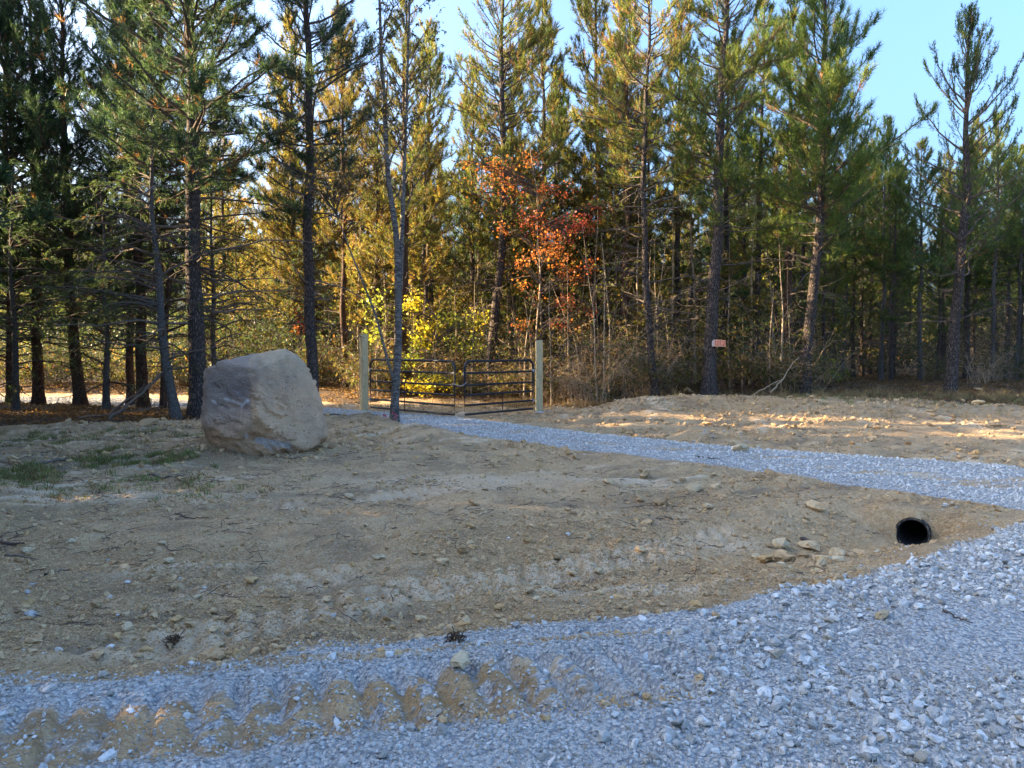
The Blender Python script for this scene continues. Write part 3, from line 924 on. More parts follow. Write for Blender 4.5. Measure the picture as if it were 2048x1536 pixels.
def post(x, y, w, top, rz, label):
    z0 = zf(x, y)
    o = empty('gate_post', (x, y, z0), rz)
    tag(o, label, 'gate post', 'timber posts of the gate')
    H = top - z0
    bm = bmesh.new()
    V, F = box_vf(0, 0, H / 2 - 0.2, w, w, H + 0.4)
    vs_ = [bm.verts.new(v) for v in V]
    for f in F: bm.faces.new([vs_[i] for i in f])
    bmesh.ops.recalc_face_normals(bm, faces=bm.faces)
    bmesh.ops.bevel(bm, geom=bm.edges[:], offset=0.008, segments=2, affect='EDGES')
    me = bpy.data.meshes.new('timber'); bm.to_mesh(me); bm.free()
    me.materials.append(M['timber'])
    mobj('timber', me, o)
    return o
post(-4.06, 19.85, 0.185, 2.10, R(38), 'taller square pale timber post at the left end of the gate')
pr = post(0.73, 19.55, 0.175, 1.93, R(6), 'shorter square timber post with a darker streak at the right end of the gate')
# concrete set round the right post
bm = bmesh.new()
bmesh.ops.create_uvsphere(bm, u_segments=18, v_segments=8, radius=1)
for v in bm.verts:
    a = math.atan2(v.co.y, v.co.x)
    k = 1 + 0.18 * math.sin(3 * a + 1) + 0.12 * math.sin(7 * a)
    v.co = Vector((v.co.x * 0.33 * k, v.co.y * 0.25 * k, v.co.z * 0.07))
me = bpy.data.meshes.new('concrete_footing'); bm.to_mesh(me); bm.free()
me.materials.append(mat_plain('raw_concrete', (0.30, 0.30, 0.29), 0.95, 0.1, 0, 16, 0.4, 0.03))
fo = mobj('concrete_footing', me)
fo.location = (0.82, 19.48, zf(0.82, 19.48) - 0.015)
tag(fo, 'rough grey concrete poured round the foot of the shorter gate post', 'concrete footing')

# chain between the two leaves
def build_chain():
    a, b = Vector((FL[0] - 0.02, FL[1] - 0.03, 0.86)), Vector((FR[0] + 0.06, FR[1] - 0.03, 0.90))
    root = empty('chain', (a + b) / 2)
    tag(root, 'short sagging pale chain tying the two gate leaves together', 'chain')
    n = 13
    pts = []
    for i in range(n + 1):
        t = i / n
        p = a.lerp(b, t)
        p.z -= 0.085 * (1 - (2 * t - 1) ** 2)
        pts.append(p)
    lm = None
    for i in range(n):
        p, q = pts[i], pts[i + 1]
        if lm is None:
            L = (q - p).length * 0.74
            ring = [(L * math.cos(x) * 0.98, 0.011 * math.sin(x), 0) for x in np.linspace(0, 2 * PI, 13)]
            V, F = tubes(np.array(ring)[None], np.full((1, 13), 0.0045), 5)
            lm = np_mesh('link', V, [F], M['galv'], smooth=True)
        o = mobj('link', lm, root)
        rot = (q - p).to_track_quat('X', 'Z').to_matrix().to_4x4() @ Matrix.Rotation(PI / 2 * (i % 2), 4, 'X')
        o.matrix_local = Matrix.Translation((p + q) / 2 - root.location) @ rot
build_chain()

# ------------------------------------------------------------------ culvert pipe
def build_culvert():
    D = 0.295
    ax = Vector((0.57, 0.82, 0.02)).normalized()
    root = empty('culvert_pipe', (4.02, 7.2, -0.215))
    tag(root, 'black corrugated plastic culvert pipe poking out of the ditch bank', 'culvert pipe')
    t = NT('black_plastic')
    t.pbr(t.mix(t.noise(t.coord(), 9, 4), (0.010, 0.011, 0.014), (0.035, 0.036, 0.04)), 0.28, 0.6)
    t2 = NT('dusty_plastic')
    n = t2.noise(t2.coord(), 16, 5)
    t2.pbr(t2.mix(t2.ramp(n, 0.45, 0.7), (0.03, 0.03, 0.03), (0.30, 0.275, 0.24)), 0.85, 0.2)
    q = ax.to_track_quat('Z', 'Y').to_matrix()
    def lathe(name, prof, mat):
        P = np.array(prof)
        s = 40
        th = np.linspace(0, 2 * PI, s, endpoint=False)
        V = np.stack([P[:, None, 1] * np.cos(th), P[:, None, 1] * np.sin(th), np.repeat(P[:, None, 0], s, 1)], -1).reshape(-1, 3)
        V = V @ np.array(q).T
        idx = np.arange(len(P) * s).reshape(len(P), s)
        a, b = idx[:-1], np.roll(idx[:-1], -1, 1)
        c, d = idx[1:], np.roll(idx[1:], -1, 1)
        F = np.stack([a, b, d, c], -1).reshape(-1, 4)
        return mobj(name, np_mesh(name, V, [F], mat, smooth=True), root)
    zs = np.linspace(0, 2.4, 150)
    lathe('inner_wall', [(z, D / 2 - 0.014 + 0.009 * math.cos(z * 2 * PI / 0.066)) for z in zs], t.m)
    lathe('outer_wall', [(z, D / 2 + 0.002 + 0.013 * math.cos(z * 2 * PI / 0.066)) for z in zs], t2.m)
    lathe('rim', [(0, D / 2 - 0.006), (-0.003, D / 2 - 0.003), (-0.003, D / 2 + 0.004), (0, D / 2 + 0.007)], t2.m)
build_culvert()

# ------------------------------------------------------------------ trees
def unit(a):
    return a / (np.linalg.norm(a, axis=-1, keepdims=True) + 1e-9)

def polylines(base, az, el0, el1, L, n, rng, wob=0.5):
    Mn = len(L)
    t = np.linspace(0, 1, n - 1)[None, :]
    el = el0[:, None] + (el1 - el0)[:, None] * t + rng.normal(0, 0.10 * wob, (Mn, n - 1))
    a = az[:, None] + np.cumsum(rng.normal(0, 0.16 * wob, (Mn, n - 1)), axis=1)
    st = (L / (n - 1))[:, None]
    d = np.stack([np.cos(a) * np.cos(el), np.sin(a) * np.cos(el), np.sin(el)], -1) * st[..., None]
    return np.concatenate([base[:, None, :], base[:, None, :] + np.cumsum(d, axis=1)], axis=1)

def along(P, j, t):
    n = P.shape[1]
    f = np.clip(t, 0, 0.9999) * (n - 1)
    i = f.astype(int)
    w = (f - i)[:, None]
    return P[j, i] * (1 - w) + P[j, i + 1] * w, unit(P[j, i + 1] - P[j, i])

def trunk_path(path, H, rng, wob=0.04):
    hs = np.linspace(-0.35, H, 42)
    px = np.interp(hs, [p[0] for p in path], [p[1] for p in path])
    py = np.interp(hs, [p[0] for p in path], [p[2] for p in path])
    k = np.array([0.25, 0.5, 0.25])
    for _ in range(3):
        px[1:-1] = np.convolve(px, k, 'same')[1:-1]
        py[1:-1] = np.convolve(py, k, 'same')[1:-1]
    ph = rng.uniform(0, 6, 4)
    env = np.clip(hs / 3, 0, 1)
    px = px + env * wob * (np.sin(hs * 0.9 + ph[0]) + 0.5 * np.sin(hs * 2.3 + ph[1]))
    py = py + env * wob * (np.sin(hs * 0.8 + ph[2]) + 0.5 * np.sin(hs * 2.1 + ph[3]))
    return hs, px, py

def trunk_mesh(name, hs, px, py, r0, H, mat, rng, sides=18, flare=0.4, tip=0.07):
    r = r0 * (np.clip(1 - np.maximum(hs, 0) / H, 0, 1) ** 0.85 * (1 - tip) + tip) * (1 + flare * np.exp(-np.maximum(hs, 0) / 0.22))
    V, F = tubes(np.stack([px, py, hs], -1)[None], r[None], sides)
    th = np.tile(np.arange(sides), len(hs)) * 2 * PI / sides
    k = 1 + 0.09 * (vnoise(np.cos(th) * 2 + 7 * rng.random(), np.sin(th) * 2 + V[:, 2] * 2.2, int(rng.integers(1e6))) - 0.5)
    c = np.repeat(np.stack([px, py], -1), sides, 0)
    V[:, :2] = c + (V[:, :2] - c) * k[:, None]
    return np_mesh(name, V, [F], mat, smooth=True)

def needle_tufts(pos, ax, size, col, nk, nl, nw, rng, th0=22, th1=72):
    N = len(pos)
    ax = unit(ax)
    ref = np.where(np.abs(ax[:, 2:3]) < 0.9, np.array([[0, 0, 1.0]]), np.array([[1.0, 0, 0]]))
    A = unit(np.cross(ref, ax)); B = np.cross(ax, A)
    th = R(1) * rng.uniform(th0, th1, (N, nk))
    ph = rng.uniform(0, 2 * PI, (N, nk))
    s = rng.uniform(-0.75, 0.25, (N, nk))
    th = th * (1.0 - 0.35 * (s + 0.75))
    d = ax[:, None] * np.cos(th)[..., None] + (A[:, None] * np.cos(ph)[..., None] + B[:, None] * np.sin(ph)[..., None]) * np.sin(th)[..., None]
    b = pos[:, None] + ax[:, None] * (s * size[:, None])[..., None]
    ln = nl * rng.uniform(0.65, 1.1, (N, nk)) * (0.5 + 0.5 * size[:, None] / np.mean(size))
    w = unit(np.cross(d, rng.normal(size=(N, nk, 3)))) * nw / 2
    tip = b + d * ln[..., None] + np.array([0, 0, -0.12]) * (ln ** 1.0)[..., None] * 0.5
    V = np.stack([b - w, b + w, tip], 2).reshape(-1, 3)
    F = np.arange(len(V)).reshape(-1, 3)
    C = np.repeat(col[:, None, :] * rng.uniform(0.75, 1.25, (N, nk, 1)), 3, 1).reshape(-1, 3) if False else np.repeat((col[:, None, :] * rng.uniform(0.75, 1.25, (N, nk, 1))).reshape(-1, 3), 3, 0)
    return V, F, C

def leaf_quads(pos, d, size, col, rng, aspect=0.55, fold=0.15):
    N = len(pos)
    d = unit(d)
    s = unit(np.cross(d, rng.normal(size=(N, 3))))
    n = np.cross(d, s)
    size = size[:, None]
    a = pos
    m = pos + d * size * 0.45 + n * size * fold * rng.uniform(-1, 1, (N, 1))
    V = np.stack([a, m + s * size * aspect / 2, pos + d * size, m - s * size * aspect / 2], 1).reshape(-1, 3)
    F = np.arange(len(V)).reshape(-1, 4)
    return V, F, np.repeat(col, 4, 0)

GREEN = [(0.046, 0.082, 0.024), (0.070, 0.108, 0.029), (0.110, 0.135, 0.032)]
DARKG = [(0.030, 0.058, 0.034), (0.040, 0.070, 0.038), (0.052, 0.082, 0.040)]
GOLD = [(0.11, 0.12, 0.030), (0.17, 0.145, 0.036), (0.23, 0.165, 0.040)]
MIXG = [(0.060, 0.090, 0.026), (0.105, 0.120, 0.030), (0.165, 0.140, 0.036)]
CEDAR = [(0.045, 0.080, 0.035), (0.060, 0.100, 0.040), (0.080, 0.115, 0.045)]

def pick_cols(pal, n, rng, brown=0.02):
    pal = np.array(pal)
    c = pal[rng.integers(0, len(pal), n)] * rng.uniform(0.75, 1.25, (n, 1))
    b = rng.random(n) < brown
    c[b] = np.array([0.17, 0.085, 0.035]) * rng.uniform(0.7, 1.2, (b.sum(), 1))
    return c

def pine(seed, H, r0, path=((0, 0, 0), (30, 0, 0)), crown_from=2.0, live_from=4.0, spread=2.6, whorl=0.40, per=4.2, nk=22, nl=0.12, nw=0.011,
         pal=GREEN, brown=0.03, dead_len=1.3, bark='bark', up=(2, 60), curve=20, sec=4.2, tuft=0.16, single=0, single_max_h=11.0, sides=18, wob=0.04, secl=1.0, deadsec=4.0, azbias=None):
    """a pine as a list of (part name, mesh, kind) in local coordinates"""
    rng = np.random.default_rng(seed)
    bgd = sides < 12
    if not bgd and nl > 0.06:
        nk, nl, nw, tuft, sec = 20, nl * 1.25, 0.013, tuft * 1.35, sec * 1.85
    hs, tx, ty = trunk_path(path, H, rng, wob)
    parts = [('trunk', trunk_mesh('trunk', hs, tx, ty, r0, H, M[bark], rng, sides), None)]
    hh, h = [], crown_from
    while h < H * 0.985:
        k = rng.poisson(per - 2) + 2
        hh += list(h + rng.normal(0, 0.13, k))
        h += whorl * rng.uniform(0.6, 1.4) * (0.65 + 0.35 * (1 - h / H))
    hh = np.array(hh)
    m = len(hh)
    az = rng.uniform(0, 2 * PI, m)
    if azbias is not None:
        az = np.where(rng.random(m) < azbias[1], azbias[0] + rng.normal(0, 0.6, m), az)
    live = hh > live_from + rng.normal(0, 0.5, m)
    rel = np.clip((hh - live_from) / (H - live_from), 0, 1)
    L = np.where(live, spread * (1 - rel) ** 0.7 * (0.55 + 0.45 * sstep(0, 0.3, rel)) * rng.uniform(0.4, 1.2, m) + 0.22, dead_len * rng.uniform(0.2, 1.15, m) ** 1.2 + 0.1)
    e0 = np.where(live, R(1) * (up[0] + (up[1] - up[0]) * rel ** 0.9) + rng.normal(0, 0.12, m), rng.normal(0.08, 0.22, m))
    e1 = np.where(live, e0 + R(curve) * rng.uniform(0.4, 1.3, m), e0 + rng.normal(-0.12, 0.3, m))
    base = np.stack([np.interp(hh, hs, tx), np.interp(hh, hs, ty), hh], -1)
    rt = r0 * (np.clip(1 - hh / H, 0, 1) ** 0.85 * 0.93 + 0.07)
    br = np.minimum(rt * 0.55, 0.008 + 0.0095 * L)
    P = polylines(base, az, e0, e1, L, 8, rng, 1.0)
    RR = br[:, None] * np.linspace(1, 0.28, 8)[None]
    # secondary twigs
    cnt = np.where(live, np.maximum(2, (L * sec).astype(int)), (L * deadsec).astype(int))
    j = np.repeat(np.arange(m), cnt)
    lv = live[j]
    t = np.where(lv, rng.uniform(0.25, 1.0, len(j)), rng.uniform(0.2, 1.0, len(j)))
    b2, d2 = along(P, j, t)
    daz = np.arctan2(d2[:, 1], d2[:, 0]) + rng.choice([-1, 1], len(j)) * rng.uniform(0.5, 1.15, len(j))
    del_ = np.arcsin(np.clip(d2[:, 2], -1, 1))
    l2 = np.where(lv, secl * rng.uniform(0.45, 1.1, len(j)) * (0.16 + 0.38 * L[j] * (1 - t) ** 0.8), rng.uniform(0.1, 0.75, len(j)) * np.minimum(0.8, L[j] * 0.6))
    s0 = np.where(lv, del_ * 0.6 + rng.normal(0.1, 0.22, len(j)), del_ + rng.normal(-0.1, 0.5, len(j)))
    s1 = np.where(lv, s0 + R(curve) * 1.2, s0 + rng.normal(-0.35, 0.6, len(j)))
    P2 = polylines(b2, daz, s0, s1, l2, 5, rng, 1.6)
    R2 = np.minimum(br[j] * 0.55, 0.0065)[:, None] * np.linspace(1, 0.35, 5)[None]
    # needles
    jl = np.where(lv)[0]
    tp, ta = [P2[jl, -1]], [P2[jl, -1] - P2[jl, -2]]
    tp.append(P2[jl, 2]); ta.append(P2[jl, 3] - P2[jl, 1])
    ml = np.where(live)[0]
    tp.append(P[ml, -1]); ta.append(P[ml, -1] - P[ml, -2])
    tp.append(P[ml, -2]); ta.append(P[ml, -1] - P[ml, -3])
    tp, ta = np.concatenate(tp), unit(np.concatenate(ta))
    ta = unit(ta + np.array([0, 0, 0.35 if curve > 0 else 0.0]))
    sz = tuft * rng.uniform(0.7, 1.4, len(tp))
    cl = pick_cols(pal, len(tp), rng, brown)
    V, F, C = needle_tufts(tp, ta, sz, cl, nk, nl, nw, rng)
    crown = np_mesh('crown', V, [F], M['needle'], C)
    singles = []
    if single:
        order = np.argsort(-br * (hh < single_max_h))
        singles = list(order[:single])
        for q in singles:
            v, f = tubes(P[q:q + 1], RR[q:q + 1], 6)
            parts.append(('branch', np_mesh('branch', v, [f], M['twig'] if live[q] else M['deadwood'], smooth=True), None))
    rest = np.setdiff1d(np.arange(m), singles)
    dead2, live2 = np.where(~lv)[0], np.where(lv)[0]
    if bgd:
        pv = [tubes(P[rest][:, [0, 2, 4, 7]], RR[rest][:, [0, 2, 4, 7]], 3), tubes(P2[live2][:, [0, 4]], R2[live2][:, [0, 4]], 3)]
    else:
        pv = [tubes(P[rest], RR[rest], 4)] + ([tubes(P2[live2][:, [0, 2, 4]], R2[live2][:, [0, 2, 4]], 3)] if len(live2) else [])
    V, Fs = join(pv)
    parts.append(('branches', np_mesh('branches', V, Fs, M['twig'], smooth=True), 'stuff'))
    if len(dead2):
        v, f = tubes(P2[dead2], R2[dead2] * 0.8, 3)
        parts.append(('dead_twigs', np_mesh('dead_twigs', v, [f], M['deadwood'], smooth=True), 'stuff'))
    parts.append(('crown', crown, 'stuff'))
    return parts

def place(parts, name, label, cat, x, y, rz=0.0, group=None, s=1.0, sink=0.0):
    o = empty(name, (x, y, zf(x, y) - sink), rz)
    o.scale = (s, s, s)
    tag(o, label, cat, group)
    for nm, me, kd in parts:
        c = mobj(nm, me, o)
        if kd: c['kind'] = kd
    return o

def copy_tree(root, x, y, rz, s, label, group):
    o = root.copy(); COL.objects.link(o)
    o.location = (x, y, zf(x, y) - 0.03)
    o.rotation_euler = (0, 0, rz)
    o.scale = (s, s, s * random.uniform(0.92, 1.08))
    o['label'] = label
    o['group'] = group
    for ch in root.children:
        c = ch.copy(); COL.objects.link(c); c.parent = o
    return o
random.seed(3)

# ---- the trees one can tell apart
DKP = dict(pal=DARKG, brown=0.04)
place(pine(11, 16.5, 0.205, ((0, 0, 0), (4, -0.02, 0), (12, -0.12, 0.2), (20, -0.2, 0.2)), 1.9, 5.4, 4.4, 0.33, 5.2, 26, 0.15, 0.006, dead_len=2.6, single=70, **DKP), 'pine_tree',
      'thick scaly pine trunk standing just left of the boulder', 'pine tree', -7.38, 17.0)
place(pine(12, 15.5, 0.155, ((0, 0, 0), (6, -0.05, 0), (12, 0.02, 0)), 2.2, 5.2, 3.0, 0.40, 4.2, 24, 0.16, 0.006, pal=DARKG, dead_len=2.0, single=40), 'pine_tree',
      'straight dark pine trunk rising from behind the right edge of the boulder', 'pine tree', -5.15, 18.7)
place(pine(14, 13.0, 0.145, ((0, 0, 0), (14, 0.1, 0)), 1.6, 2.8, 2.7, 0.36, 4.5, 24, 0.11, 0.008, dead_len=1.5, bark='bark_red', **DKP), 'pine_tree',
      'dark pine trunk at the far left of the woods, nearest the picture edge', 'pine tree', -15.2, 22.0)
place(pine(15, 13.5, 0.155, ((0, 0, 0), (14, 0.1, 0)), 1.9, 3.2, 2.8, 0.36, 4.5, 24, 0.11, 0.008, dead_len=1.6, bark='bark_red', **DKP), 'pine_tree',
      'second dark reddish pine trunk from the left, before the gravel strip', 'pine tree', -14.0, 21.4)
place(pine(16, 12.5, 0.165, ((0, 0, 0), (3, -0.25, 0), (14, -0.3, 0)), 1.2, 2.6, 2.9, 0.36, 4.5, 24, 0.11, 0.008, dead_len=1.5, bark='bark_red', **DKP), 'pine_tree',
      'bent dark pine trunk with bark stubs between the leftmost pair and the cedar', 'pine tree', -12.45, 20.9)
place(pine(17, 13.0, 0.16, ((0, 0, 0), (14, -0.2, 0)), 1.5, 3.0, 2.7, 0.36, 4.5, 24, 0.11, 0.008, dead_len=1.5, bark='bark_red', **DKP), 'pine_tree',
      'dark pine with deep bark furrows behind the leaning grey cedar trunk', 'pine tree', -10.5, 20.6)
place(pine(27, 14.0, 0.12, ((0, 0, 0), (14, 0.1, 0)), 1.5, 2.6, 3.2, 0.34, 4.6, 24, 0.11, 0.008, dead_len=1.6, bark='bark_red', **DKP), 'pine_tree',
      'dark bushy pine behind the bent trunk and the leaning cedar', 'pine tree', -11.7, 22.2)
place(pine(28, 12.5, 0.085, ((0, 0, 0), (4, 0.2, 0), (14, 0.0, 0)), 2.0, 4.2, 2.6, 0.36, 4.6, 24, 0.11, 0.008, dead_len=1.4, bark='bark_red', **DKP), 'pine_tree',
      'slim pinkish pine trunk above the leaning cedar, left of the thick pine', 'pine tree', -9.75, 20.2)
place(pine(29, 14.0, 0.12, ((0, 0, 0), (14, 0.2, 0)), 1.5, 2.4, 3.2, 0.34, 4.6, 24, 0.11, 0.008, dead_len=1.6, bark='bark_red', **DKP), 'pine_tree',
      'dense dark pine filling the gap between the second and the bent trunk at the left', 'pine tree', -15.0, 23.4 - 1.6)
place(pine(18, 12.6, 0.12, ((0, 0, 0), (14, 0.05, 0)), 1.2, 3.8, 2.2, 0.42, 4, 22, 0.11, 0.007, pal=GOLD, dead_len=1.2, bark='bark_red', brown=0.12), 'pine_tree',
      'slim reddish pine trunk lit on its left side, left of the tall gate post', 'pine tree', -6.1, 26.4)
place(pine(19, 13.5, 0.165, ((0, 0, 0), (14, 0.15, 0)), 1.5, 4.2, 2.0, 0.42, 4, 22, 0.11, 0.007, pal=MIXG, dead_len=1.4, bark='bark_red', brown=0.06), 'pine_tree',
      'reddish pine trunk directly behind the smooth grey tree at the gate', 'pine tree', -3.62, 24.2)
place(pine(20, 16.2, 0.165, ((0, 0, 0), (1.5, 0.05, 0), (4, 0.42, 0), (8, 0.5, 0), (14, 0.42, 0)), 1.4, 4.8, 3.0, 0.40, 4.2, 24, 0.105, 0.007, pal=MIXG, dead_len=1.8, brown=0.10, single=20, up=(8, 50), deadsec=9), 'pine_tree',
      'tall pine behind the right gate leaf with upswept open top branches', 'pine tree', -0.78, 24.6)
place(pine(21, 13.6, 0.115, ((0, 0, 0), (1.3, -0.2, 0), (4.0, -0.42, 0), (14, -0.3, 0)), 1.3, 6.0, 2.4, 0.38, 4.2, 24, 0.10, 0.007, pal=MIXG, dead_len=1.5, brown=0.16, single=12, deadsec=9, bark='bark'), 'pine_tree',
      'leaning pine with curved base and many bare twigs right of the short gate post', 'pine tree', 4.18, 20.9)
place(pine(22, 12.8, 0.16, ((0, 0, 0), (14, 0.1, 0)), 1.0, 4.0, 2.4, 0.38, 4.2, 24, 0.11, 0.007, pal=MIXG, dead_len=1.6, brown=0.1, deadsec=7, bark='bark_red'), 'pine_tree',
      'dark shaggy pine trunk between the short gate post and the leaning pine', 'pine tree', 3.72, 24.0)
T14 = place(pine(23, 13.8, 0.195, ((0, 0, 0), (3, 0.08, 0), (8, 0.28, 0), (14, 0.4, 0)), 2.2, 4.6, 2.8, 0.36, 4.6, 26, 0.13, 0.007, pal=[GREEN[1], GREEN[2], MIXG[1]], dead_len=1.3, brown=0.05, single=24, deadsec=8), 'pine_tree',
      'full green pine whose scaly trunk carries the orange board', 'pine tree', 5.55, 20.4)
place(pine(24, 12.6, 0.165, ((0, 0, 0), (1.5, 0.05, 0), (4, 0.35, 0), (14, 0.45, 0)), 2.6, 4.0, 3.3, 0.38, 4.4, 26, 0.17, 0.006, pal=GREEN, dead_len=1.6, brown=0.05, single=30, up=(5, 62), curve=26, tuft=0.2), 'pine_tree',
      'feathery long needled pine with a slightly bowed trunk, second from the right', 'pine tree', 8.44, 20.9)
place(pine(25, 12.2, 0.14, ((0, 0, 0), (14, -0.1, 0)), 2.0, 4.4, 2.0, 0.4, 4, 22, 0.12, 0.007, pal=GREEN, dead_len=1.2, bark='bark_red', brown=0.1), 'pine_tree',
      'dark pine trunk close behind the bowed feathery pine', 'pine tree', 8.75, 23.0)
place(pine(26, 10.5, 0.165, ((0, 0, 0), (1.0, 0.1, 0), (4, 0.22, 0), (10, 0.35, 0)), 2.0, 3.1, 3.2, 0.42, 3.7, 24, 0.075, 0.007, pal=[DARKG[2], GREEN[1], GREEN[2]], dead_len=1.2, brown=0.04, single=30, up=(6, 66), curve=30, tuft=0.19, sec=3.7), 'pine_tree',
      'pine standing apart at the right with a narrow open crown against blue sky', 'pine tree', 12.32, 20.4)

# ---- leaning grey cedar with drooping green boughs, and the cedar thicket left of it
CED = dict(nk=24, nl=0.055, nw=0.008, pal=CEDAR, brown=0.02, bark='bark_grey', up=(12, 40), curve=-48, sec=6.0, tuft=0.13, deadsec=7)
place(pine(31, 7.2, 0.115, ((0, 0, 0), (1.0, -0.18, 0), (2.5, -0.36, 0), (5, -0.48, 0), (8, -0.3, 0)), 1.1, 1.5, 2.8, 0.34, 4.0, dead_len=1.7, single=26, azbias=(PI * 1.02, 0.55), **CED), 'cedar_tree',
      'leaning grey cedar trunk with low drooping green boughs, left of the thick pine', 'cedar tree', -7.58, 16.35)
cedar2 = pine(32, 6.4, 0.09, ((0, 0, 0), (8, 0.1, 0)), 0.7, 0.9, 2.3, 0.3, 4.4, dead_len=1.2, **CED)
c2 = place(cedar2, 'cedar_tree', 'bushy cedar with drooping boughs between the leftmost pine trunks', 'cedar tree', -12.9, 18.8)
for i, (x, y, rz, s, lb) in enumerate(((-10.6, 18.9, 1.3, 1.0, 'green cedar thicket directly behind the leaning grey cedar trunk'),
                                       (-13.6, 17.2, 2.6, 0.95, 'low green cedar boughs reaching in at the left picture edge'),
                                       (-9.0, 22.0, 4.0, 1.1, 'dark cedar behind the thick pine trunk, beyond the gravel strip'),
                                       (-8.3, 29.5, 5.1, 1.0, 'dark cedar visible between the boulder top and the straight pine'))):
    copy_tree(c2, x, y, rz, s, lb, 'cedars on the left')
c2['group'] = 'cedars on the left'

# ---- broadleaved trees
def broadleaf(seed, H, r0, path, stems=(), first=2.0, n=26, spread=1.8, up=(35, 70), lsize=0.07, nleaf=2200, pal=((0.10, 0.11, 0.03),), droop=0.7, bark='bark_smooth', aspect=0.45, lo=0.0, twn=9, sides=14):
    rng = np.random.default_rng(seed)
    hs, tx, ty = trunk_path(path, H, rng, 0.03)
    parts = [('trunk', trunk_mesh('trunk', hs, tx, ty, r0, H, M[bark], rng, sides, 0.35, 0.08), None)]
    bases, azs, Ls, e0s = [], [], [], []
    src = [(hs, tx, ty, H, r0)]
    for sp, sH, sr in stems:
        sh = np.linspace(sp[0][0], sH, 30)
        sx = np.interp(sh, [p[0] for p in sp], [p[1] for p in sp])
        sy = np.interp(sh, [p[0] for p in sp], [p[2] for p in sp])
        kk = np.array([0.25, 0.5, 0.25])
        for _ in range(3):
            sx[1:-1] = np.convolve(sx, kk, 'same')[1:-1]
        V, F = tubes(np.stack([sx, sy, sh], -1)[None], (sr * np.linspace(1, 0.25, 30))[None], 10)
        parts.append(('stem', np_mesh('stem', V, [F], M[bark], smooth=True), None))
        src.append((sh, sx, sy, sH, sr))
    for hs_, tx_, ty_, H_, r_ in src:
        k = n if hs_ is hs else max(4, n // 2)
        h = rng.uniform(max(first, hs_[0] + 0.3), H_ * 0.98, k)
        bases.append(np.stack([np.interp(h, hs_, tx_), np.interp(h, hs_, ty_), h], -1))
        rel = (h - first) / (H_ - first)
        Ls.append(spread * (1 - rel * 0.6) * rng.uniform(0.5, 1.1, k))
        e0s.append(R(1) * rng.uniform(up[0], up[1], k))
        azs.append(rng.uniform(0, 2 * PI, k))
    base, az, L, e0 = map(np.concatenate, (bases, azs, Ls, e0s))
    P = polylines(base, az, e0, e0 - 0.3, L, 8, rng, 1.0)
    RR = (0.006 + 0.007 * L)[:, None] * np.linspace(1, 0.3, 8)
    j = np.repeat(np.arange(len(L)), np.maximum(3, (L * twn).astype(int)))
    t = rng.uniform(0.15, 1, len(j))
    b2, d2 = along(P, j, t)
    P2 = polylines(b2, np.arctan2(d2[:, 1], d2[:, 0]) + rng.normal(0, 0.9, len(j)), np.arcsin(d2[:, 2]) + rng.normal(0, 0.4, len(j)), rng.normal(-0.3, 0.5, len(j)), L[j] * rng.uniform(0.12, 0.38, len(j)), 5, rng, 1.5)
    R2 = np.full((len(j), 5), 0.0038) * np.linspace(1, 0.5, 5)
    V, Fs = join([tubes(P, RR, 5), tubes(P2, R2, 3)])
    parts.append(('branches', np_mesh('branches', V, Fs, M['twig'], smooth=True), 'stuff'))
    q = rng.integers(0, len(j), nleaf)
    pos, d = along(P2, q, rng.uniform(0.2, 1, nleaf))
    keep = pos[:, 2] > lo
    pos, d = pos[keep], d[keep]
    d = unit(d * 0.5 + rng.normal(0, 0.5, d.shape) + np.array([0, 0, -droop]))
    V, F, C = leaf_quads(pos, d, lsize * rng.uniform(0.6, 1.3, len(pos)), pick_cols(pal, len(pos), rng, 0.0), rng, aspect)
    parts.append(('crown', np_mesh('crown', V, [F], M['leaf'], C), 'stuff'))
    return parts
place(broadleaf(41, 11.5, 0.098, ((0, 0, 0), (1.3, 0.06, 0), (2.6, 0.11, 0), (4.2, 0.08, 0), (6.5, -0.13, 0), (11, -0.4, 0)),
                (([(2.4, 0.10, 0.0), (3.2, 0.16, 0.05), (5.0, 0.22, 0.1), (7, 0.3, 0.1), (12, 0.5, 0.1)], 11.0, 0.062),
                 ([(0.9, 0.02, -0.05), (1.5, -0.15, -0.1), (2.4, -0.36, -0.1), (3.6, -0.85, 0), (5.0, -1.4, 0.1)], 5.2, 0.035)),
                4.6, 46, 2.0, (40, 75), 0.085, 5200, ((0.075, 0.085, 0.03), (0.11, 0.105, 0.035), (0.14, 0.11, 0.04)), 1.0, aspect=0.34, lo=4.6), 'smooth_bark_tree',
      'smooth grey forked tree standing in front of the left gate leaf', 'tree', -2.70, 16.55)

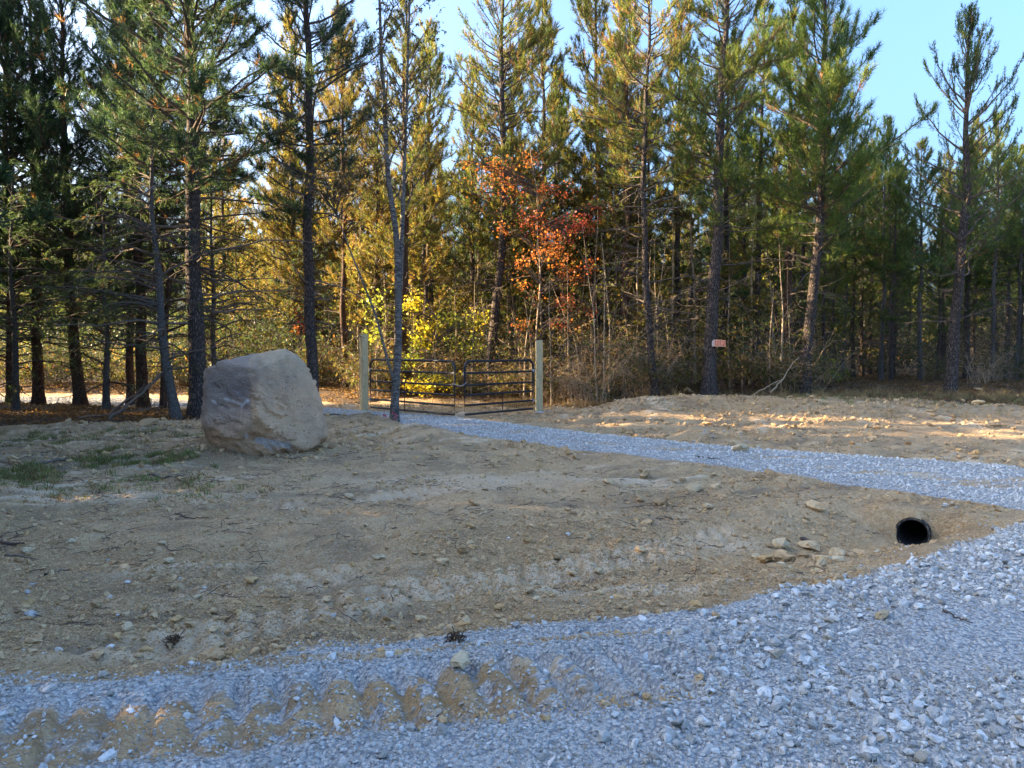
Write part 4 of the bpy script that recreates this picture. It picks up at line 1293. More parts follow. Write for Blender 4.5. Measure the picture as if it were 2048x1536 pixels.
def cluster_tree(seed, stem, r0, clusters, lsize, aspect, bark='pale_stem', nl=70, sides=8):
    """a thin stem, and layered sprays of leaves: clusters = (x, y, z, rx, rz, n, colours)"""
    rng = np.random.default_rng(seed)
    parts = []
    hs = np.linspace(-0.1, stem[-1][0], 26)
    sx = np.interp(hs, [p[0] for p in stem], [p[1] for p in stem]) + 0.02 * np.sin(hs * 2.2)
    sy = np.interp(hs, [p[0] for p in stem], [p[2] for p in stem])
    V, F = tubes(np.stack([sx, sy, hs], -1)[None], (r0 * np.linspace(1, 0.2, 26))[None], sides)
    parts.append(('trunk', np_mesh('trunk', V, [F], M[bark], smooth=True), None))
    TP, TR, LV = [], [], []
    for (cx, cy, cz, rx, rz, n, cols) in clusters:
        n = int(n * 2.3)
        hb = np.clip(cz - rng.uniform(0.3, 0.9), 0.4, stem[-1][0])
        b = np.array([np.interp(hb, hs, sx), np.interp(hb, hs, sy), hb])
        for k in range(9):
            e = np.array([cx, cy, cz]) + rng.normal(0, 1, 3) * (rx * 0.6, rx * 0.5, rz * 0.5)
            t = np.linspace(0, 1, 8)[:, None]
            mid = (b + e) / 2 + rng.normal(0, 0.12, 3) + np.array([0, 0, 0.15])
            TP.append(b * (1 - t) ** 2 + 2 * mid * t * (1 - t) + e * t ** 2)
            TR.append(np.linspace(0.010, 0.003, 8))
        layers = rng.integers(0, max(2, int(rz / 0.12)), n)
        lay = rng.normal(0, 1, (max(2, int(rz / 0.12)), 3)) * (rx * 0.45, rx * 0.4, rz * 0.5)
        off = lay[layers] * 1.25 + rng.normal(0, 1, (n, 3)) * (rx * 0.5, rx * 0.45, 0.09 + 0.2 * rz)
        pos = np.array([cx, cy, cz]) + off
        d = unit(rng.normal(0, 1, (n, 3)) * (1, 1, 0.35) + np.array([0, 0, -0.45]))
        LV.append(leaf_quads(pos, d, lsize * rng.uniform(0.6, 1.3, n), pick_cols(cols, n, rng, 0), rng, aspect, 0.2))
    V, F = tubes(np.array(TP), np.array(TR), 4)
    parts.append(('branches', np_mesh('branches', V, [F], M['twig'], smooth=True), 'stuff'))
    V, Fs = join([(v, f) for v, f, c in LV])
    parts.append(('crown', np_mesh('crown', V, Fs, M['leaf'], np.concatenate([c for v, f, c in LV])), 'stuff'))
    return parts
ORG = ((0.40, 0.14, 0.04), (0.44, 0.19, 0.05), (0.34, 0.10, 0.035))
RED = ((0.30, 0.075, 0.04), (0.36, 0.11, 0.045), (0.24, 0.055, 0.04))
CRI = ((0.30, 0.055, 0.055), (0.36, 0.08, 0.06))
YEL = ((0.36, 0.31, 0.03), (0.28, 0.28, 0.03), (0.40, 0.30, 0.035))
YGR = ((0.17, 0.19, 0.03), (0.24, 0.23, 0.03), (0.12, 0.15, 0.03))
def clusters_px(lst, X0, Y0, z0=0.0, seed=0):
    rng = np.random.default_rng(seed)
    out = []
    for px, py, dy, rx, rz, n, c in lst:
        Y = Y0 + dy
        out.append(((px - 1024) / FPX * Y - X0, dy, CAM_H + (705 - py) / FPX * Y - z0, rx, rz, n, c))
    return out
MAPLE = [(1010, 345, 0.2, 0.5, 0.35, 60, ORG), (975, 330, 0, 0.35, 0.2, 30, ORG), (1060, 330, 0.3, 0.45, 0.35, 55, ORG), (1030, 385, -0.3, 0.8, 0.4, 95, ORG), (1110, 385, 0.2, 0.6, 0.3, 80, RED), (985, 360, 0, 0.4, 0.2, 35, ORG),
         (1160, 440, 0.1, 0.55, 0.35, 85, CRI), (1090, 445, -0.2, 0.55, 0.3, 85, RED), (1190, 410, 0.3, 0.3, 0.2, 35, RED), (1010, 460, 0.1, 0.25, 0.2, 30, ORG), (1070, 500, 0, 0.6, 0.3, 130, ORG), (1040, 520, -0.3, 0.3, 0.2, 30, ORG),
         (1130, 545, 0.2, 0.55, 0.3, 110, ORG), (1100, 490, -0.3, 0.5, 0.25, 80, ORG), (1180, 545, 0.2, 0.35, 0.2, 40, RED), (940, 330, 0, 0.2, 0.15, 14, ORG), (1135, 605, 0, 0.3, 0.25, 70, RED), (1180, 620, 0.1, 0.2, 0.2, 14, RED), (1045, 648, -0.2, 0.28, 0.16, 40, ORG), (1110, 650, 0.1, 0.45, 0.12, 30, RED),
         (1055, 580, 0.3, 0.3, 0.25, 30, ORG), (1150, 470, 0, 0.5, 0.4, 60, CRI)]
X0, Y0 = 0.75, 22.6
mz = zf(X0, Y0)
place(cluster_tree(51, ((0, 0, 0), (2, 0.02, 0), (4, 0.12, 0), (6.5, 0.0, 0.1), (8, -0.2, 0.1)), 0.035, clusters_px(MAPLE, X0, Y0, mz, 3), 0.085, 0.8, nl=2), 'maple_tree',
      'slender maple with orange and crimson autumn leaves behind the short gate post', 'maple tree', X0, Y0)
SHR = [(845, 640, 0, 0.5, 0.35, 90, YEL), (905, 640, 0.2, 0.5, 0.3, 90, YGR), (830, 600, 0, 0.3, 0.3, 60, YEL), (870, 665, 0.2, 0.5, 0.25, 90, YEL), (940, 640, 0.2, 0.4, 0.3, 60, YEL), (815, 700, 0, 0.3, 0.3, 50, YGR), (760, 640, 0.3, 0.4, 0.5, 80, YGR), (835, 690, 0.3, 0.4, 0.3, 70, YGR), (745, 605, 0.3, 0.4, 0.4, 60, YGR), (920, 690, 0.2, 0.5, 0.3, 60, YGR)]
X0, Y0 = -2.6, 23.6
place(cluster_tree(52, ((0, 0, 0), (1.5, 0.1, 0), (3.2, 0.25, 0)), 0.025, clusters_px(SHR, X0, Y0, zf(X0, Y0), 5), 0.115, 0.8), 'autumn_shrub',
      'yellow green autumn shrub behind the left gate leaf', 'shrub', X0, Y0)
BUSH = [(840, 765, 0, 0.35, 0.16, 110, YEL), (880, 770, 0, 0.35, 0.16, 110, YEL), (905, 762, 0.2, 0.25, 0.16, 50, YEL), (860, 755, 0.2, 0.3, 0.2, 60, YGR)]
X0, Y0 = -2.7, 23.0
place(cluster_tree(53, ((0, 0, 0), (0.7, 0.05, 0)), 0.012, clusters_px(BUSH, X0, Y0, zf(X0, Y0), 6), 0.10, 0.7), 'autumn_shrub',
      'low bright yellow bush seen through the left gate leaf', 'shrub', X0, Y0)
SPR = [(603, 655, 0, 0.14, 0.1, 26, ORG), (612, 640, 0, 0.12, 0.1, 18, RED), (600, 625, 0, 0.08, 0.08, 8, RED)]
X0, Y0 = -6.35, 22.0
place(cluster_tree(54, ((0, 0, 0), (2.6, -0.05, 0)), 0.012, clusters_px(SPR, X0, Y0, zf(X0, Y0), 7), 0.12, 0.8), 'maple_sapling',
      'little sapling with an orange and red leaf spray beside the straight pine', 'sapling', X0, Y0)

# ---- sign board on the pine
def build_sign():
    sx, sy, sz = 5.74, 20.16, 1.86
    root = empty('sign_board', (sx, sy, sz), 0)
    root.rotation_euler = (0, R(1.5), R(-3))
    tag(root, 'small sprayed orange LOT board nailed to the pine trunk', 'sign board')
    w, h, th = 0.37, 0.19, 0.025
    bm = bmesh.new()
    out = [(-w / 2, -h / 2), (w / 2, -h / 2), (w / 2, h / 2 - 0.012), (0.02, h / 2), (-w / 2 + 0.045, h / 2), (-w / 2, h / 2 - 0.05)]
    fr = [bm.verts.new((x, -th, z)) for x, z in out]
    bk = [bm.verts.new((x, 0, z)) for x, z in out]
    bm.faces.new(fr); bm.faces.new(bk[::-1])
    for i in range(len(out)):
        k = (i + 1) % len(out)
        bm.faces.new((fr[i], bk[i], bk[k], fr[k]))
    bmesh.ops.recalc_face_normals(bm, faces=bm.faces)
    me = bpy.data.meshes.new('board'); bm.to_mesh(me); bm.free()
    t = NT('sprayed_board')
    co = t.coord()
    s = t.n('ShaderNodeSeparateXYZ'); t.l(co, s.inputs[0])
    n = t.noise(co, 22, 4)
    f = t.ramp(t.math('ADD', s.outputs[0], t.math('MULTIPLY', t.math('SUBTRACT', n, 0.5), 0.10)), -0.19, -0.10)
    t.pbr(t.mix(t.math('MULTIPLY', f, 0.92), (0.62, 0.56, 0.50), t.mix(n, (0.95, 0.46, 0.30), (0.93, 0.34, 0.15))), 0.7, 0.3)
    me.materials.append(t.m)
    mobj('board', me, root)
    red = mat_plain('orange_paint', (0.62, 0.045, 0.008), 0.7, 0.3)
    def stroke(pts, nm='letter', r=0.0062):
        P = np.array([(x, -th - 0.003, z) for x, z in pts])
        d = np.gradient(P, axis=0)
        d = unit(d)
        nrm = np.stack([-d[:, 2], np.zeros(len(d)), d[:, 0]], -1)
        V = np.concatenate([P + nrm * r, P - nrm * r, P + nrm * r + (0, 0.002, 0), P - nrm * r + (0, 0.002, 0)])
        m = len(P)
        F = []
        for i in range(m - 1):
            F.append((i, i + 1, m + i + 1, m + i))
            F.append((i, 2 * m + i, 2 * m + i + 1, i + 1))
            F.append((m + i, m + i + 1, 3 * m + i + 1, 3 * m + i))
        return V, np.array(F)
    def letter(strokes):
        V, Fs = join([stroke(s_) for s_ in strokes])
        mobj('letter', np_mesh('letter', V, Fs, red), root)
    ell = lambda cx, cz, rx, rz, a0=0, a1=2 * PI, n=16: [(cx + rx * math.cos(a), cz + rz * math.sin(a)) for a in np.linspace(a0, a1, n)]
    letter([[(-0.097, 0.075), (-0.102, 0.0), (-0.092, -0.062)], [(-0.092, -0.055), (-0.05, -0.058)]])
    letter([ell(-0.022, 0.004, 0.026, 0.066)])
    letter([[(0.016, 0.066), (0.068, 0.064)], [(0.042, 0.064), (0.040, -0.072)]])
    letter([ell(0.094, 0.034, 0.022, 0.032, 2.4, -1.4, 10), ell(0.094, -0.033, 0.025, 0.036, 1.4, -2.5, 10)])
    letter([ell(0.150, 0.030, 0.020, 0.034, 2.7, -0.5, 9) + [(0.130, -0.064)], [(0.128, -0.062), (0.172, -0.064)]])
build_sign()

# ------------------------------------------------------------------ the woods behind
BG = [pine(101, 13.0, 0.13, ((0, 0, 0), (14, 0.1, 0)), 1.2, 3.0, 2.3, 0.42, 4.2, 16, 0.17, 0.018, pal=MIXG, brown=0.06, dead_len=1.2, sec=5.6, sides=10, tuft=0.25),
      pine(102, 14.0, 0.14, ((0, 0, 0), (14, -0.2, 0)), 1.5, 3.6, 2.1, 0.42, 4.2, 16, 0.17, 0.018, pal=GREEN, brown=0.05, dead_len=1.3, sec=5.6, sides=10, tuft=0.25),
      pine(103, 12.0, 0.11, ((0, 0, 0), (14, 0.0, 0)), 1.0, 2.6, 2.2, 0.42, 4.2, 16, 0.17, 0.018, pal=GOLD, brown=0.10, dead_len=1.2, sec=5.6, sides=10, tuft=0.25),
      pine(104, 12.8, 0.12, ((0, 0, 0), (14, 0.2, 0)), 1.5, 5.2, 2.4, 0.42, 4.2, 16, 0.17, 0.018, pal=GREEN, brown=0.05, dead_len=1.5, sec=5.6, sides=10, bark='bark_grey', tuft=0.25)]
BGN = ['pine_tree'] * 4
# trunks one can pick out at the right edge of the woods
grp = 'grey pine trunks in the shade on the right'
first = {}
def bg(v, x, y, rz, s, label, group):
    if v not in first:
        o = place(BG[v], 'pine_tree', label, 'pine tree', x, y, rz, group, s)
        first[v] = o
        return o
    return copy_tree(first[v], x, y, rz, s, label, group)
for px, y, rz, s, lb in ((1685, 29, 0.2, 0.78, 'grey pine trunk with side branches, first right of the bowed feathery pine'),
                         (1762, 26.5, 1.0, 0.72, 'thin pale grey pine trunk, nearest of the close pair in the shade'),
                         (1779, 28.5, 2.0, 0.74, 'thin grey pine trunk just behind the nearest one of the pair'),
                         (1840, 26.8, 3.0, 0.74, 'straight pale grey pine trunk left of the pine standing apart'),
                         (1985, 27.0, 4.0, 0.72, 'straight pale grey pine trunk right of the pine standing apart'),
                         (2012, 29.0, 5.0, 0.74, 'grey pine trunk second from the right picture edge in the shade'),
                         (2032, 28.0, 5.6, 0.72, 'slanting thin pine trunk at the right picture edge')):
    bg(3, (px - 1024) / FPX * y, y, rz, s, lb, grp)
for v, px, y, rz, s, lb in ((2, 450, 31, 0.5, 0.98, 'sunlit golden pine with a pointed top between the two left trunks'),
                            (2, 590, 31, 2.5, 1.2, 'sunlit golden pine left of the straight dark pine'),
                            (2, 690, 32, 4.0, 1.35, 'golden pine behind the slim reddish trunk'),
                            (0, 1085, 27, 1.5, 1.12, 'green gold pine right of the tall open topped pine'),
                            (0, 1195, 27.5, 3.2, 1.25, 'ragged green gold pine behind the maple'),
                            (2, 1245, 26, 0.9, 1.22, 'golden leaved pine behind the leaning one'),
                            (1, 1510, 24.5, 2.2, 0.93, 'dense green pine between the board pine and the feathery pine'),
                            (1, 1350, 25.5, 4.2, 0.95, 'dark green pine left of the board pine'),
                            (0, 860, 30, 5.0, 1.2, 'green gold pine beyond the gap right of the smooth grey tree')):
    bg(v, (px - 1024) / FPX * y, y, rz, s, lb, 'pines one can pick out behind the gate')
placed = []
rg = np.random.default_rng(77)
def woods(n, y0, y1, gapfun, zones, spacing):
    tries = 0
    c = 0
    while c < n and tries < 20000:
        tries += 1
        y = rg.uniform(y0, y1)
        x = rg.uniform(-0.76 * y - 2, 0.76 * y + 2)
        d, _ = drive_sd(np.array([x]), np.array([y]))
        if d[0] < 1.2 or (x < -5 and y < 29.0 + 0.14 * (-x - 5)) or (x < -13 and y < 41): continue
        if any((x - a) ** 2 + (y - b) ** 2 < spacing ** 2 for a, b in placed): continue
        if gapfun(x, y): continue
        placed.append((x, y)); c += 1
        px = 1024 + x / y * FPX
        if px < 430: v, lb, g = int(rg.choice([0, 1, 1])), 'dim pine deep in the dark woods on the left', 'pines deep in the left woods'
        elif px < 900: v, lb, g = int(rg.choice([2, 0, 2])), 'hazy golden pine in the sunlit woods behind the gap left of the gate', 'golden pines in the sunlit gap'
        elif px < 1620: v, lb, g = int(rg.choice([0, 1, 2])), 'green gold pine in the thick woods behind the gate and maple', 'pines in the thick middle woods'
        else: v, lb, g = int(rg.choice([1, 3, 0])), 'shaded pine deep in the dark woods on the right', 'pines deep in the right woods'
        top = {0: 13.0, 1: 14.0, 2: 12.0, 3: 12.8}[v]
        cap = 440 if 1760 < px < 1900 else 370 if px > 1640 else 130 if px < 1600 else 200
        s_ = min(rg.uniform(0.74, 0.98), (1.6 + (705 - cap + rg.uniform(-60, 90)) / FPX * y) / top)
        if s_ < 0.45: s_ = 0.45
        bg(v, x, y, rg.uniform(0, 6.28), s_, lb, g)
def gap(x, y):
    px = 1024 + x / y * FPX
    return (480 < px < 540 or 880 < px < 925 or 1115 < px < 1155 or 1790 < px < 1850) and y < 60
woods(74, 25.5, 40, gap, None, 1.7)
woods(66, 40, 62, lambda x, y: False, None, 2.3)
# pines at the left edge, then unseen ones added beyond it for shade
BG.append(pine(105, 11.5, 0.12, ((0, 0, 0), (14, 0.1, 0)), 0.3, 0.4, 3.4, 0.45, 4.2, 16, 0.24, 0.03, pal=DARKG, brown=0.05, sec=5.0, sides=10, tuft=0.3))
bg(1, -12.8, 15.4, 0.6, 1.12, 'big dark pine whose crown hangs in at the top left corner', 'pines at the top left')
bg(4, -11.9, 13.0, 2.2, 1.15, 'dark low boughed pine just beyond the left picture edge', 'pines at the top left')
bg(1, -16.6, 20.0, 3.9, 1.1, 'dark tall pine at the left edge behind the low boughed one', 'pines at the top left')
LEAFY = [broadleaf(61, 8.5, 0.06, ((0, 0, 0), (4, 0.15, 0), (9, 0.3, 0)), (), 1.5, 34, 1.7, (10, 65), 0.095, 4200, ((0.10, 0.11, 0.03), (0.17, 0.15, 0.035), (0.24, 0.18, 0.04), (0.16, 0.10, 0.04)), 0.6, 'pale_stem', 0.55, 1.0, 9, 8),
         broadleaf(62, 7.0, 0.05, ((0, 0, 0), (3, -0.2, 0), (8, -0.1, 0)), (), 1.2, 32, 1.6, (10, 60), 0.085, 3600, ((0.08, 0.10, 0.03), (0.12, 0.12, 0.035), (0.20, 0.13, 0.045)), 0.6, 'pale_stem', 0.55, 0.9, 9, 8)]
lroot = {}
for i, (px, y, s_) in enumerate(((470, 30.5, 1.0), (515, 29.5, 0.8), (585, 31, 1.05), (655, 29.5, 0.9), (715, 28.5, 1.0), (765, 26.5, 0.9), (850, 27.5, 0.95), (905, 25.5, 0.8), (950, 27.5, 1.1), (1020, 26.5, 1.0), (1085, 25.0, 0.85),
                                 (1130, 26.5, 1.1), (1180, 24.6, 0.9), (1235, 25.5, 1.0), (1275, 23.4, 0.75), (1345, 23.6, 0.85), (1390, 24.6, 1.0), (1460, 23.0, 0.7), (1500, 23.8, 0.85), (1550, 24.8, 0.9), (1215, 28, 1.2), (1060, 29, 1.2), (800, 30, 1.1), (625, 33, 1.2))):
    v_ = i % 2
    x = (px - 1024) / FPX * y
    lb, g_ = ('golden leafed young tree in the thick of the woods left of the maple', 'leafy trees left of the maple') if px < 1000 else ('olive leafed young tree in the thicket right of the short gate post', 'leafy trees right of the gate')
    if v_ not in lroot: lroot[v_] = place(LEAFY[v_], 'young_tree', lb, 'tree', x, y, rg.uniform(0, 6.28), g_, s_)
    else: copy_tree(lroot[v_], x, y, rg.uniform(0, 6.28), s_, lb, g_)
for i in range(10):  # unseen tall pines, added to keep sun off the left crowns
    x = -20 - 1.2 * i - rg.uniform(0, 0.8)
    bg(int(rg.choice([0, 1])), x, 18.5 + (i * 0.37 % 1) * 2.2 - 0.14 * x, rg.uniform(0, 6.28), rg.uniform(1.05, 1.2), 'unseen tall pine added beyond the left edge to shade the left crowns', 'unseen pines added beyond the left edge')
for i in range(22):  # unseen low row, added to stop sun patches on the yard
    y = -4.5 + i * 0.82
    bg(4, -0.74 * max(y, 4) - 3.9 + rg.uniform(-0.3, 0.3), y, rg.uniform(0, 6.28), rg.uniform(0.36, 0.46), 'unseen low pine added beyond the left edge to shade the yard', 'unseen low pines added beyond the left edge')
for i in range(26):  # unseen low pines, added to shade the ground by the gravel strip
    bg(4, rg.uniform(-27, -18.5), rg.uniform(20.0, 23.0), rg.uniform(0, 6.28), rg.uniform(0.32, 0.41), 'unseen low pine added beside the gravel strip to shade the ground', 'unseen low pines added beyond the left edge')
k = 0
for row in range(5):  # unseen stand out of view, its heights set to shade the yard
    for i in range(17):
        y = -6.5 + i * 1.6 + rg.uniform(-0.5, 0.5) + 0.3 * row
        x = -0.74 * max(y, 4) - 4.3 - row * 3.4 + rg.uniform(-0.9, 0.9)
        if y > 19.6: continue
        v = int(rg.choice([4, 4, 1, 0] if row < 3 else [0, 1, 2]))
        s_ = rg.uniform(0.95, 1.2)
        if y < 13.5:                                  # kept low: blocks the sun, lets skylight over
            s_ = ((9 - x) * 0.277 + 3.3) / 12.5 * rg.uniform(0.95, 1.1)
        if 13.4 < y + 0.14 * x < 18.2:                # stand lowered here to pass a low streak of sun
            s_ = (5.5 - x) * 0.277 / 12.5
        bg(v, x, y, rg.uniform(0, 6.28), s_, 'unseen pine beyond the left edge, sized to shade the yard', 'unseen pines added beyond the left edge')

# ------------------------------------------------------------------ far woods, undergrowth, saplings
def bush_mesh(seed, H, W, nstem, nleaf, lsize, pal, mat_stem='deadwood', aspect=0.5, brown=0.15, name='bush'):
    rng = np.random.default_rng(seed)
    base = np.stack([rng.normal(0, W * 0.18, nstem), rng.normal(0, W * 0.18, nstem), np.full(nstem, -0.05)], -1)
    L = H * rng.uniform(0.5, 1.1, nstem)
    e0 = rng.uniform(R(50), R(88), nstem)
    P = polylines(base, rng.uniform(0, 2 * PI, nstem), e0, e0 - rng.uniform(0.1, 1.3, nstem), L, 8, rng, 1.6)
    j = np.repeat(np.arange(nstem), 5)
    b2, d2 = along(P, j, rng.uniform(0.25, 1, len(j)))
    P2 = polylines(b2, rng.uniform(0, 2 * PI, len(j)), rng.uniform(-0.4, 1.0, len(j)), rng.uniform(-1.0, 0.4, len(j)), H * rng.uniform(0.12, 0.4, len(j)), 6, rng, 2.5)
    V, F1 = join([tubes(P, np.full((nstem, 8), 0.006) * np.linspace(1.2, 0.4, 8), 4), tubes(P2, np.full((len(j), 6), 0.003), 3)])
    nf = sum(len(f) for f in F1)
    q = rng.integers(0, len(j), nleaf)
    pos, d = along(P2, q, rng.uniform(0.1, 1, nleaf))
    pos = pos + rng.normal(0, 0.03, pos.shape)
    LV, LF, LC = leaf_quads(pos, unit(d * 0.4 + rng.normal(0, 0.6, d.shape) + (0, 0, -0.4)), lsize * rng.uniform(0.5, 1.3, nleaf), pick_cols(pal, nleaf, rng, brown), rng, aspect)
    n0 = len(V)
    me = np_mesh(name, np.concatenate([V, LV]), F1 + [LF + n0], None, np.concatenate([np.tile((0.2, 0.16, 0.12), (n0, 1)), LC]), mats=[M[mat_stem], M['leaf']], midx=np.concatenate([np.zeros(nf), np.ones(len(LF))]))
    return me
OLIVE = ((0.08, 0.095, 0.028), (0.115, 0.115, 0.034), (0.16, 0.115, 0.04))
BRWN = ((0.20, 0.125, 0.055), (0.27, 0.155, 0.06), (0.15, 0.10, 0.045))
U = [bush_mesh(201, 2.2, 1.6, 16, 760, 0.115, OLIVE, 'deadwood'), bush_mesh(202, 2.6, 1.4, 18, 420, 0.08, BRWN, 'pale_stem'), bush_mesh(203, 1.5, 1.4, 18, 480, 0.10, YGR, 'deadwood'),
     bush_mesh(204, 2.4, 1.4, 22, 120, 0.06, BRWN, 'pale_stem'), bush_mesh(205, 2.8, 2.0, 16, 800, 0.09, ((0.04, 0.06, 0.022), (0.055, 0.075, 0.026)), 'deadwood', brown=0.05)]
def scatter_bushes(n, ylo, yhi, sel, pick, smin, smax, name, label, temps=U):
    pos, rot, sc, ix = [], [], [], []
    t = 0
    while len(pos) < n and t < n * 60:
        t += 1
        y = rg.uniform(ylo, yhi)
        x = rg.uniform(-0.78 * y, 0.78 * y)
        if not sel(x, y): continue
        pos.append((x, y, 0)); rot.append((rg.normal(0, 0.08), rg.normal(0, 0.08), rg.uniform(0, 6.28)))
        s = rg.uniform(smin, smax)
        sc.append((s, s, s * rg.uniform(0.8, 1.25)))
        ix.append(pick(x, y))
    pos = np.array(pos)
    pos[:, 2] = height(pos[:, 0], pos[:, 1])
    scatter(name, pos, rot, sc, ix, temps, label, 'undergrowth')
dsd1 = lambda x, y: float(drive_sd(np.array([x]), np.array([y]))[0][0])
fe1 = lambda x: float(forest_edge(np.array([x]))[0])
def sel_thick(x, y):
    px = 1024 + x / y * FPX
    if px > 1330 and rg.random() < 0.62: return False
    return 720 < px < 1640 and y > fe1(x) + 0.7 and dsd1(x, y) > 1.5
scatter_bushes(190, 20, 31, sel_thick, lambda x, y: int(rg.choice([0, 0, 1, 2, 3, 4])) if y < 25 else int(rg.choice([0, 1, 4, 4])), 0.5, 1.15, 'undergrowth', 'tangle of dry stems, vines and brown leaves filling the woods behind the gate')
scatter_bushes(260, 31, 60, lambda x, y: dsd1(x, y) > 1.5, lambda x, y: int(rg.choice([0, 4, 4])), 0.8, 1.6, 'dim_undergrowth', 'dark leafy brush filling the floor of the deep woods')
scatter_bushes(24, 24, 31, lambda x, y: x / y * FPX + 1024 > 1640 and y > fe1(x) + 5, lambda x, y: int(rg.choice([0, 3, 4])), 0.4, 0.9, 'shaded_brush', 'sparse shaded brush between the grey trunks on the right')
scatter_bushes(50, 24.5, 31, lambda x, y: x / y * FPX + 1024 < 720 and y > 26.0 + 0.15 * max(0, -x - 5), lambda x, y: int(rg.choice([0, 4, 4])), 0.7, 1.3, 'left_brush', 'dark brush behind the gravel strip on the left')

# far woods: one mass of trees on the skyline
def merged(parts):
    V, F, C, mi, mats = [], [], [], [], []
    off = 0
    for nm, me, kd in parts:
        n = len(me.vertices)
        co = np.zeros(n * 3, dtype=np.float32); me.vertices.foreach_get('co', co)
        lt = np.zeros(len(me.polygons), dtype=np.int32); me.polygons.foreach_get('loop_total', lt)
        vi = np.zeros(len(me.loops), dtype=np.int32); me.loops.foreach_get('vertex_index', vi)
        k = lt[0]
        if not (lt == k).all(): continue
        V.append(co.reshape(-1, 3)); F.append(vi.reshape(-1, k) + off); off += n
        if 'col' in me.attributes:
            c = np.zeros(n * 4, dtype=np.float32); me.attributes['col'].data.foreach_get('color', c); C.append(c.reshape(-1, 4)[:, :3])
        else: C.append(np.full((n, 3), 0.2))
        mi.append(np.full(len(lt), len(mats))); mats.append(me.materials[0])
    F3, F4, m3, m4 = [], [], [], []
    for f, m_ in zip(F, mi):
        (F3 if f.shape[1] == 3 else F4).append(f); (m3 if f.shape[1] == 3 else m4).append(m_)
    return np_mesh('far_tree', np.concatenate(V), [np.concatenate(F4), np.concatenate(F3)], None, np.concatenate(C), mats=mats, midx=np.concatenate(m4 + m3))
FT = [merged([p for p in BG[k] if p[0] in ('trunk', 'crown')]) for k in (0, 1, 4, 4)]
pos = []
while len(pos) < 430:
    y = rg.uniform(50, 100); x = rg.uniform(-1.0 * y, 1.0 * y)
    pos.append((x, y, 0.2))
scatter('far_woods', pos, np.stack([np.zeros(430), np.zeros(430), rg.uniform(0, 6.28, 430)], 1), np.repeat(rg.uniform(0.7, 1.0, (430, 1)), 3, 1), rg.integers(0, 4, 430), FT, 'far off mass of pines closing the view behind the woods', 'woods')

# saplings: thin stems one can tell apart behind the gate
SAP = []
for k in range(7):
    rs = np.random.default_rng(300 + k)
    H = rs.uniform(2.6, 5.5)
    lean = rs.normal(0, 0.35)
    SAP.append(broadleaf(300 + k, H, rs.uniform(0.016, 0.034), ((0, 0, 0), (H * 0.5, lean * 0.4, 0), (H, lean * 1.6, rs.normal(0, 0.4))), (), H * 0.22, 12, H * 0.26, (15, 70), 0.07, int(rs.choice([30, 90, 160])), [OLIVE, BRWN, YGR][k % 3], 0.5, 'pale_stem', 0.55, 0, 8, 7))
sroot = {}
def sapling(k, x, y, rz, s, label, group):
    if k not in sroot:
        sroot[k] = place(SAP[k], 'sapling', label, 'sapling', x, y, rz, group, s)
        return
    o = copy_tree(sroot[k], x, y, rz, s, label, group)
named = ((1137, 21.9, 'thin pale straight sapling right of the short gate post'), (1165, 22.0, 'pale sapling leaning right beside the thin straight one'), (1220, 22.1, 'bent pale sapling forking low in the dark gap'), (1063, 22.4, 'tall thin grey sapling behind the short gate post'),
         (942, 23.6, 'reddish lit sapling behind the left end of the right gate leaf'), (1318, 21.6, 'slim grey sapling right of the leaning pine'), (755, 23.5, 'pale slanting sapling left of the smooth grey tree, seen through the gate'))
for i, (px, y, lb) in enumerate(named):
    sapling(i, (px - 1024) / FPX * y, y, rg.uniform(0, 6.28), 1.0, lb, 'saplings at the edge of the woods')
for i in range(58):
    for _ in range(100):
        y = rg.uniform(21, 29)
        px = rg.uniform(735, 1640)
        x = (px - 1024) / FPX * y
        if y > fe1(x) + 0.5 and dsd1(x, y) > 1.2: break
    sapling(int(rg.integers(0, 7)), x, y, rg.uniform(0, 6.28), rg.uniform(0.6, 1.3), 'thin pale sapling standing in the tangle behind the gate', 'thin saplings in the tangle')

# say which one: between which landmarks it stands, and how far back
LM = [(-60, 'left edge'), (392, 'thick pine'), (625, 'straight dark pine'), (790, 'forked grey tree'), (1072, 'maple'), (1300, 'leaning pine'), (1420, 'board pine'), (1610, 'bowed pine'), (1905, 'lone right pine'), (2110, 'right edge')]
ORD = 'first second third fourth fifth sixth seventh eighth ninth tenth eleventh twelfth thirteenth fourteenth fifteenth sixteenth seventeenth eighteenth nineteenth twentieth'.split()
LOOKS = {'pines in the thick middle woods': 'green gold pine', 'pines deep in the right woods': 'shaded pine', 'golden pines in the sunlit gap': 'hazy golden pine', 'pines deep in the left woods': 'dim pine',
         'thin saplings in the tangle': 'thin pale sapling', 'leafy trees left of the maple': 'golden leafed young tree', 'leafy trees right of the gate': 'olive leafed young tree'}
cells = {}
for o in COL.objects:
    if o.parent is None and o.get('group') in LOOKS:
        px = 1024 + o.location.x / o.location.y * FPX
        i = max(k for k in range(len(LM)) if LM[k][0] <= max(px, -60))
        cells.setdefault((o['group'], min(i, len(LM) - 2)), []).append(o)
for (g_, i), lst in cells.items():
    for k, o in enumerate(sorted(lst, key=lambda q: q.location.y)):
        o['label'] = '%s in the woods between the %s and the %s, %s from the front' % (LOOKS[g_], LM[i][1], LM[i + 1][1], ORD[min(k, 19)])
        if len(o['label'].split()) > 16:
            o['label'] = '%s between %s and %s, %s from the front' % (LOOKS[g_], LM[i][1], LM[i + 1][1], ORD[min(k, 19)])

